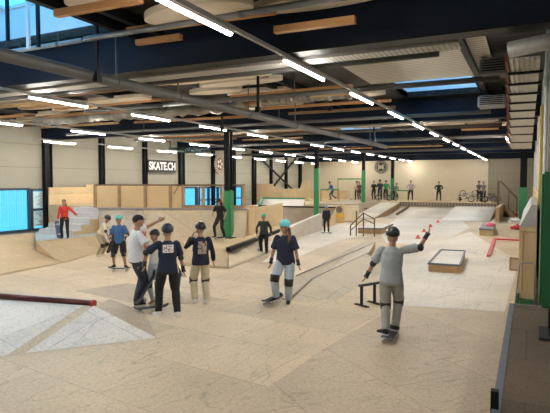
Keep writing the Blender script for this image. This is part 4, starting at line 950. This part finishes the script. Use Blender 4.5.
        bm = bmesh.new(); ball(bm, hc+q@Vector((0,-.006,.025)), (.092,.112,.10), rot=q, u=20, v=14)
        bmesh.ops.bisect_plane(bm, geom=bm.verts[:]+bm.edges[:]+bm.faces[:], plane_co=hc+q@Vector((0,0,.022)), plane_no=q@Vector((0,.05,-1)), clear_outer=True)
        h_ = fin('cap_crown', bm, cloth(*hat))
        bm = bmesh.new(); prism(bm, [(.075*math.cos(t), .08+.085*max(0,math.sin(t))) for t in [i*math.pi/10 for i in range(11)]], 0, .008)
        bmesh.ops.transform(bm, matrix=Matrix.Translation(hc+q@Vector((0,0,.028))+Vector((0,0,lift))) @ q.to_4x4(), verts=bm.verts); make('cap_visor', bm, cloth(*hat), h_)
    # hair
    if True:
        bm = bmesh.new()
        ball(bm, hc+q@Vector((0,-.016,.018)), (.09,.105,.112) if head in ('hair', 'hood') else (.084,.1,.09), rot=q, u=20, v=14)
        bmesh.ops.bisect_plane(bm, geom=bm.verts[:]+bm.edges[:]+bm.faces[:], plane_co=hc+q@Vector((0,.045,.02)), plane_no=q@Vector((0,1,-.55)), clear_outer=True)
        if hair_len > .03:
            for e in (-.045, -.015, .015, .045): tube(bm, [hc+q@Vector((e,-.075,-.02)), hc+q@Vector((e*1.3,-.105,-.11)), neck+Vector((e*1.5,-.135,-.03)), neck+up*-hair_len+Vector((e*1.1,-.155,0))], [.03,.03,.027,.012], 8)
        fin('hair', bm, hm)
    if mask:
        bm = bmesh.new(); ball(bm, hc+q@Vector((0,.055,-.05)), (.06,.06,.055), rot=q); fin('face_mask', bm, cloth('black_mask', (.02,.02,.02)))
    if logo:
        lm, (lw, lh), lz, kind, yy = logo; bm = bmesh.new(); c = hip+up*lz; n = 8; bk = yy
        def surf(x, z):
            return c+up*z+Vector((x, bk*(math.sqrt(max(.0004, 1-(x/.215)**2))*(.152+b*.3)+.012), 0))
        def cell(x0, x1, z0, z1, mi):
            v = [bm.verts.new(surf(*p)) for p in ((x0,z0),(x1,z0),(x1,z1),(x0,z1))]; f = bm.faces.new(v); f.material_index = mi
        rg = random.Random(9)
        for i in range(10):
            for j in range(8):
                if kind == 'photo': mi = 0 if (j < 1 or j > 6 or i < 1 or i > 8) else (0, 1, 2, 0)[rg.randrange(4)]
                elif kind == 'print': mi = rg.choice((0, 0, 1))
                else: mi = 0 if rg.random() < .75 else None
                if mi is None: continue
                cell(-lw/2+lw*i/10, -lw/2+lw*(i+1)/10, -lh/2+lh*j/8, -lh/2+lh*(j+1)/8, mi)
        fin('shirt_print', bm, lm)
    joints = dict(WL=WL, WR=WR, EL=EL, ER=ER, hip=hip, s=s, base=base, hc=hc, lift=lift, AL=AL, AR=AR)
    root['figure'] = 1; del root['figure']
    bpy.context.view_layer.update()
    joints['M'] = Matrix.Translation(base) @ Matrix.Rotation(root.rotation_euler.z, 4, 'Z') @ Matrix.Diagonal((s, s, s, 1)) @ Matrix.Translation((0,0,lift))
    return joints

# ------------------------------------------------------------------ skateboards, bikes
def skateboard():
    r = empty('skateboard'); bm = bmesh.new(); L_, Wd = .8, .205; n = 28
    for mi, (za, zb) in enumerate(((0, .009), (.0092, .0115))):
        rows = []
        for i in range(n+1):
            y = -L_/2+L_*i/n; e = max(0, abs(y)-(L_/2-Wd/2)); hw = math.sqrt(max(0, (Wd/2)**2-e*e)) if e > 0 else Wd/2; hw = max(hw, .006)
            kick = max(0, abs(y)-.24); z = kick*kick*2.2
            rows.append([bm.verts.new(p) for p in ((-hw,y,za+z),(hw,y,za+z),(hw,y,zb+z),(-hw,y,zb+z))])
        for a, b in zip(rows, rows[1:]):
            for k in range(4): bm.faces.new((a[k], a[(k+1)%4], b[(k+1)%4], b[k])).material_index = mi
        bm.faces.new(rows[0][::-1]).material_index = mi; bm.faces.new(rows[-1]).material_index = mi
    bmesh.ops.translate(bm, verts=bm.verts, vec=(0,0,.085)); make('deck', bm, [M_deckw, M_grip], r)
    for y in (-.22, .22):
        bm = bmesh.new(); box(bm, (-.028,y-.04,.06), (.028,y+.04,.086)); tube(bm, [(-.09,y,.042),(.09,y,.042)], .012, 8); tube(bm, [(0,y,.042),(0,y,.07)], .02, 8); t = make('truck', bm, M_steel, r)
        for x in (-1, 1):
            bm = bmesh.new(); tube(bm, [(x*.078,y,.028),(x*.105,y,.028)], .028, 14); make('wheel', bm, M_wheel, t)
    return r
BOARD = None
def board(loc, rot, label, scale=1.0, deck=None):
    global BOARD
    if BOARD is None: BOARD = skateboard(); r = BOARD
    else: r = copy_tree(BOARD)
    r.location = loc; r.rotation_euler = rot; r.scale = (scale,)*3; tag(r, label, 'skateboard')
    if deck:
        for ch in r.children:
            if ch.name.startswith('deck'): ch.data = ch.data.copy(); ch.data.materials[0] = deck
    return r
def under(j, label, turn, scale=None, deck=None, off=(0,0,0)):
    """board standing on the floor below a rider"""
    s = scale or j['s']; b = j['base']+Vector(off); return board(b, (0, 0, turn), label, s, deck)
def bike(loc, rz, label, up=False):
    r = empty('bmx_bike', loc, rz, label, 'bicycle', None)
    rw = .25; A, B = Vector((0,-.47,rw)), Vector((0,.47,rw)); bb = Vector((0,-.08,.28)); st = Vector((0,-.2,.58)); hd = Vector((0,.33,.62)); hd2 = Vector((0,.36,.5))
    bm = bmesh.new()
    for a, b in ((bb,st),(st,hd),(bb,hd2),(A,st),(A,bb)): tube(bm, [a,b], .017, 8)
    make('frame', bm, mat('bike_dark_paint', (.02,.02,.025), .4), r)
    bm = bmesh.new(); tube(bm, [hd+Vector((0,-.01,.05)), hd2, B+Vector((.05,0,0))], .016, 8); tube(bm, [hd2, B+Vector((-.05,0,0))], .014, 8); make('fork', bm, M_steel, r)
    bm = bmesh.new(); tube(bm, [hd, hd+Vector((0,-.02,.12))], .016, 8); tube(bm, [hd+Vector((-.33,-.06,.28)), hd+Vector((-.2,-.02,.27)), hd+Vector((-.06,0,.08)), hd+Vector((.06,0,.08)), hd+Vector((.2,-.02,.27)), hd+Vector((.33,-.06,.28))], .014, 8); make('handlebar', bm, M_steel, r)
    bm = bmesh.new(); ball(bm, st+Vector((0,.0,.08)), (.06,.13,.03)); tube(bm, [st, st+Vector((0,0,.07))], .014, 8); make('seat', bm, M_rubber, r)
    bm = bmesh.new(); tube(bm, [bb-Vector((.07,0,0)), bb+Vector((.07,0,0))], .02, 8); tube(bm, [bb+Vector((.06,0,0)), bb+Vector((.06,.12,-.1))], .012, 6); box(bm, bb+Vector((.06,.08,-.12)), bb+Vector((.15,.16,-.1))); tube(bm, [bb+Vector((-.06,0,0)), bb+Vector((-.06,-.12,.1))], .012, 6); box(bm, bb+Vector((-.15,-.16,.1)), bb+Vector((-.06,-.08,.12))); make('crank', bm, M_steel, r)
    for c in (A, B):
        bm = bmesh.new(); n = 28; mj = [c+Vector((0, rw*.9*math.cos(2*math.pi*k/n), rw*.9*math.sin(2*math.pi*k/n))) for k in range(n+1)]; tube(bm, mj, .026, 8, xdir=(1,0,0), caps=False); w_ = make('wheel', bm, M_rubber, r, smooth=True)
        bm = bmesh.new()
        for k in range(12): a = k*math.pi/6; tube(bm, [c, c+Vector((0, rw*.88*math.cos(a), rw*.88*math.sin(a)))], .003, 4)
        tube(bm, [c-Vector((.04,0,0)), c+Vector((.04,0,0))], .02, 8); make('spokes', bm, M_steel, w_)
    if up: r.rotation_euler = (R(180), 0, rz); r.location = Vector(loc)+Vector((0,0,.92))
    return r

TEAL = ('teal_helmet', (.06,.50,.47)); NAVYH = ('navy_helmet', (.012,.016,.035)); BLKH = ('black_helmet', (.010,.011,.013))
def vr(px, face): return R(YAW)-math.atan((px-W0/2)/F)+R(face)
# 1 red jacket
j = person('red', (65,238.5), 199, 170, 'person in a red hooded jacket on the pale blue deck, one arm stretched out', top=('red_fleece',(.62,.045,.03)), sleeve='long', hat=BLKH, head='hood', hair=('black_hair',(.012,.010,.010)), hair_len=.12,
    hl=(-.62,.18,.98), hr=(.28,.06,.85), h0=.45, mask=False, shoes=('black_shoe',(.02,.02,.02)))
board((j['M'] @ Vector((.33,.08,.42))), (R(90), R(8), vr(65,150)), 'dark blue skateboard held upright beside the leg in black trousers', .8, mat('blue_deck', (.08,.13,.25), .5, .2, 6))
# 2 cream shirt bending
j = person('cream', (100,256.5), 215, -115, 'kid in a cream shirt and olive trousers bending forward with a dark helmet', top=('cream_cotton',(.70,.66,.54)), bot=('olive_cotton',(.36,.31,.20)), shoes=('cream_shoe',(.62,.55,.42)), hat=BLKH, knee=True, elbow=True,
    hipz=.86, lean=(0,.55), hl=(-.25,.55,.80), hr=(.25,.50,.75), look=(0,.8,-.5))
board((j['M'] @ Vector((-.12,.50,.50))), (R(82), R(20), vr(100,-60)), 'purple-blue skateboard held upright by the kid in the cream shirt', .85, mat('violet_deck', (.13,.12,.26), .5, .2, 6))
# 3 blue shirt
j = person('blue', (120,271), 215, 165, 'kid in a blue t-shirt, black shorts and teal helmet on a skateboard', top=('blue_cotton',(.05,.14,.33)), legs='short', hat=TEAL, knee=True, elbow=True, wrist=True, hair=('fair_hair',(.3,.2,.1)),
    hipz=.88, lift=.1, fl=(-.2,.05,0), fr=(.2,-.05,0), tl=-50, tr=40, hl=(-.26,.3,1.02), hr=(.22,.25,1.0), baggy=.015)
under(j, 'dark skateboard ridden by the kid in the blue t-shirt', vr(120,70))
# 4 coach in white and red t-shirt
j = person('coach', (137,304.5), 213.5, -75, 'tall coach in a white t-shirt with red front, black cap and jeans, raising an arm', top=('white_cotton',(.78,.76,.76)), bot=('dark_denim',(.03,.035,.05)), head='cap', hat=('black_cap',(.015,.015,.017)), hair=('dark_hair',(.03,.02,.015)),
    skin=SKIN, hl=(-.2,.6,1.64), hr=(.28,.35,1.12), pl=(-.4,-.5,-.8), pr=(.5,-.7,-.3), baggy=.03, look=(.1,1,.0), logo=([mat('red_print',(.55,.05,.06)),mat('pale_red_print',(.72,.35,.33))],(.22,.34),.33,'print',1))
# 5 child behind
j = person('hidden', (156.5,304), 229, 150, 'partly hidden kid in pale trousers and black knee pads behind the navy t-shirt', top=('white_cotton',(.78,.76,.76)), bot=('pale_denim',(.48,.52,.56)), hat=BLKH, knee=True, elbow=True, wrist=True, shoes=('tan_shoe',(.3,.18,.12)),
    hl=(-.28,.2,.95), hr=(.25,.25,.98))
# 6 navy tee back
j6 = person('navy', (168,316), 223.5, 4, 'person in a navy t-shirt with white back picture, black trousers and helmet', hat=NAVYH, elbow=True, wrist=True, hair=('black_hair',(.012,.010,.010)), hair_len=.0, shoes=('white_shoe',(.72,.70,.66)), socks=True,
    fl=(-.17,.05,0), fr=(.17,-.1,0), tl=-35, tr=25, hl=(-.42,.1,1.0), hr=(.30,.02,.88), pl=(-.9,-.2,-.1), pr=(.9,-.5,-.2), baggy=.02, legs='long', logo=([mat('white_print',(.8,.8,.78)),mat('red_ink',(.55,.12,.1)),mat('grey_ink',(.3,.3,.33))],(.20,.15),.40,'photo',-1))
# 7 back print
j7 = person('print', (201,303), 222, 12, 'person in a navy long-sleeved shirt with tan back print and beige trousers', top=('dark_navy_cotton',(.010,.014,.03)), sleeve='long', bot=('beige_cotton',(.60,.53,.38)), hat=BLKH, knee=True, shoes=('white_shoe',(.72,.70,.66)),
    hl=(-.17,.14,1.44), hr=(.30,.08,.9), pl=(-.5,.2,-1), baggy=.025, look=(-.4,1,-.1), hair=('black_hair',(.012,.010,.010)), hair_len=.0, logo=([mat('tan_print',(.42,.32,.24)),M_rubber],(.19,.27),.32,'mono',-1))
# boards of the group
g = G(183.5, 306); board(g+Vector((0,0,.40)), (R(84), R(4), vr(183,-80)), 'black skateboard standing upright beside the person in the navy t-shirt', 1.0)
g = G(145, 306); board(g+Vector((.10,.05,.33)), (R(58), 0, vr(145,-75)), 'grey skateboard leaning upright behind the coach in jeans', .95, mat('mid_grey_deck', (.26,.27,.26), .6, .3, 6))
g = G(151, 311.5); board(g, (0, 0, vr(151,-78)), 'grey skateboard lying on the floor at the feet of the group', .85, mat('grey_deck', (.16,.17,.17), .6, .3, 6))
# 8 cap skater on platform
j = person('cap', (220.5,240), 198, 150, 'skater in black with a backwards cap standing beside the green padded column', top=('black_cotton',(.012,.012,.014)), head='cap', hat=('black_cap',(.015,.015,.017)), h0=.35, lift=.1, bot=('black_cotton',(.012,.012,.014)),
    hipz=.86, lean=(0,.18), look=(.25,.8,-.5), hl=(-.26,.1,.9), hr=(.24,.22,1.0), pr=(.5,-.8,0), fl=(-.2,0,0), fr=(.2,.1,0), skin=SKIN, hair=('brown_hair',(.06,.035,.02)), hair_len=.05)
under(j, 'black skateboard under the skater beside the green padded column', vr(220,75))
# 9 black kid with teal-green helmet
j = person('kid9', (264,253.5), 213.5, 170, 'kid in black with a mint green helmet holding a board on the cream bank', top=('charcoal_cotton',(.022,.03,.03)), sleeve='long', hat=('mint_helmet',(.10,.55,.38)), hl=(-.34,.10,.95), hr=(.30,.12,.93), pr=(.8,-.6,0), baggy=.02, wrist=True)
board(j['M'] @ Vector((.33,.14,.46)), (R(88), 0, vr(264,90)), 'thin black skateboard held upright by the kid in the mint helmet', .95)
# 10 girl
j = person('girl', (285.5,303.5), 219.5, 168, 'girl with long hair, navy shirt, pale jeans and turquoise helmet stepping on a skateboard', top=('dark_blue_cotton',(.018,.022,.045)), bot=('light_denim',(.42,.50,.57)), hat=('turquoise_helmet',(.10,.56,.62)), knee=True, wrist=True, hair=('auburn_hair',(.13,.06,.03)),
    hl=(-.30,.08,.80), hr=(.30,.05,.88), fl=(-.06,.0,0), fr=(.17,.16,.09), tr=25, tl=-10, hipz=.9, baggy=.03, look=(.0,1,-.12), socks=False, hair_len=0)
bm = bmesh.new(); hcw = j['hc']
root = [o for o in bpy.data.objects if o.type == 'EMPTY' and str(o.get('label','')).startswith('girl with long')][0]
for k in range(4): tube(bm, [hcw+Vector((-.07-.008*k,-.05,-.03)), hcw+Vector((-.088-.010*k,-.01,-.14)), hcw+Vector((-.10-.012*k,.08,-.24)), hcw+Vector((-.10-.010*k,.12,-.36+.02*k))], [.02,.021,.018,.006], 8)
make('hair', bm, mat('auburn_hair', (.13,.06,.03), .7, .3, 30), root, True)
board(G(272.5,303), (0, 0, vr(277,-25)), 'black skateboard under the foot of the girl in the turquoise helmet', .95)
# 11 kid with blue helmet far
j = person('kid11', (326.5,234), 205, 175, 'kid in dark clothes with a light blue helmet standing before the yellow sign', top=('dark_navy_cotton',(.010,.014,.03)), sleeve='long', hat=('sky_helmet',(.12,.42,.62)), hl=(-.24,.1,.85), hr=(.24,.1,.85), lift=.1)
under(j, 'small dark skateboard under the kid with the light blue helmet', vr(326,80))
# 12 grey tee
j = person('grey', (390.5,338.5), 227, -8, 'skater in a grey t-shirt and grey trousers balancing with both arms spread', top=('grey_cotton',(.36,.39,.41)), bot=('light_grey_cotton',(.34,.34,.31)), hat=BLKH, knee=True, wrist=True, elbow=True, hair=('brown_hair',(.06,.035,.02)),
    hipz=.90, lift=.1, lean=(.02,.05), fl=(-.06,-.16,0), fr=(.06,.14,0), tl=-60, tr=-60, hl=(-.44,.10,.88), hr=(.54,.22,1.62), pl=(-.8,-.6,-.1), pr=(.2,-.6,-.8), baggy=.02, shoes=('black_shoe',(.02,.02,.02)), look=(-.2,1,-.2))
under(j, 'dark skateboard under the skater in the grey t-shirt', vr(390,-10))
# back platform people
H8 = .84
def fpos(px, py, h=H8):
    Y = 44.2-(py-200)*.9; p = PY(px, 181, Y); return Vector((p.x, Y, h))
def far(feet, head_y, face, label, **k):
    h = k.pop('h0', H8); return person('far', feet, head_y, face, label, pos=fpos(*feet, h), **k)
j = far((333,201.5), 182.5, 95, 'rider in a blue jacket leaning forward on the brown deck', top=('mid_blue_fleece',(.03,.09,.28)), sleeve='long', head='hair', hair=('black_hair',(.012,.010,.010)), hipz=.84, lean=(0,.5), fl=(-.1,.2,0), fr=(.12,-.3,.1), hl=(-.3,.5,.8), hr=(.3,.1,.95), h0=.84, bot=('slate_denim',(.05,.07,.12)))
j = far((357,199), 180.5, 170, 'person in a pale t-shirt just left of the back green column', top=('pale_pink_cotton',(.55,.42,.38)), head='helmet', hat=BLKH, hl=(-.2,.3,.95), hr=(.2,.3,.95))
j = far((359.5,199.2), 181, 150, 'person in dark clothes half hidden behind the back green column', top=('maroon_cotton',(.12,.05,.05)), head='hair', hl=(-.3,.1,.85), hr=(.3,.1,.85))
j = far((374,199.2), 180, 160, 'person in black at the left side of the waiting group', top=('black_cotton',(.012,.012,.014)), head='hair', hl=(-.3,.15,.95), hr=(.3,.1,.85))
j = far((380,199.4), 179, 175, 'tall person in dark grey within the waiting group', top=('charcoal_cotton',(.022,.03,.03)), head='helmet', hat=BLKH, hl=(-.25,.2,.95), hr=(.25,.2,.9))
j = far((386,199), 179, 10, 'person in a green jacket within the waiting group, back turned', top=('bright_green_fleece',(.03,.30,.10)), sleeve='long', head='hair', hl=(-.4,.2,1.0), hr=(.35,.2,1.0), hair=('brown_hair',(.06,.035,.02)))
j = far((394.5,199.5), 182, -140, 'person in grey bending over a bike at the right of the group', top=('mid_grey_cotton',(.17,.17,.17)), head='hair', hipz=.8, lean=(0,.5), hl=(-.2,.5,.9), hr=(.2,.5,.9))
j = far((411,200), 179.5, 175, 'person in a pale lilac shirt with hands on hips at the platform edge', top=('lilac_cotton',(.42,.33,.38)), head='hair', hair=('black_hair',(.012,.010,.010)), hl=(-.19,.02,1.02), hr=(.19,.02,1.02), pl=(-1,-.2,.1), pr=(1,-.2,.1), fl=(-.14,0,0), fr=(.2,0,0), bot=('black_cotton',(.012,.012,.014)))
j = far((439,200), 180, 180, 'person all in black with hands on hips on the back platform', top=('black_cotton',(.012,.012,.014)), sleeve='long', head='hood', hair=('black_hair',(.012,.010,.010)), hl=(-.19,.02,1.02), hr=(.19,.02,1.02), pl=(-1,-.2,.1), pr=(1,-.2,.1), fl=(-.16,0,0), fr=(.16,0,0))
j = far((479,200), 179, -150, 'person with a black helmet and dark grey shirt left of the two bike riders', top=('slate_cotton',(.07,.08,.10)), head='helmet', hat=BLKH, hl=(-.2,.35,1.0), hr=(.2,.35,1.0))
j = far((484,200), 179, 160, 'person with a white-striped helmet and grey shirt right of the two bike riders', top=('mid_grey_cotton',(.17,.17,.17)), head='helmet', hat=('grey_helmet',(.3,.3,.32)), hl=(-.2,.35,1.0), hr=(.2,.35,1.0))
j = far((461.5,200.5), 193.5, 100, 'person crouching on the platform beside the upturned bike', top=('black_cotton',(.012,.012,.014)), head='helmet', hat=BLKH, hipz=.36, lean=(0,.5), fl=(-.14,.15,0), fr=(.14,.15,0), hl=(-.2,.6,.45), hr=(.2,.6,.45), pl=(-.5,-.5,0), pr=(.5,-.5,0))
for (px, py, rz, lb, up) in ((469,200.3,80,'upturned bike with one wheel raised beside the crouching person',True), (478,201,100,'dark bike in front of the rider in the black helmet',False), (488,200.8,70,'dark bike to the right of the two riders',False), (491.5,201.5,110,'dark bike closest to the wooden stairs',False), (384,200.5,95,'dark bike standing among the waiting group',False), (392,200.3,60,'dark bike held by the person bending over',False)):
    bike(fpos(px, py), R(rz), lb, up)
# kick scooter
def scooter(loc, rz, label):
    r = empty('kick_scooter', loc, rz, label, 'scooter'); bm = bmesh.new(); box(bm, (-.06,-.25,.07), (.06,.22,.09), bev=.01); make('deck', bm, M_steel, r)
    bm = bmesh.new(); tube(bm, [(0,.3,.06),(0,.24,.3),(0,.18,.85)], .017, 8); tube(bm, [(-.25,.18,.85),(.25,.18,.85)], .016, 8); bar(bm, (0,.2,.08), (0,.26,.2), .03, .03); make('steering_bar', bm, mat('white_bar', (.7,.7,.7), .4), r)
    for y in (.3, -.3):
        bm = bmesh.new(); tube(bm, [(-.012,y,.055),(.012,y,.055)], .055, 16); make('wheel', bm, M_rubber, r)
scooter(fpos(353.5,200), R(60), 'white kick scooter held left of the back green column')
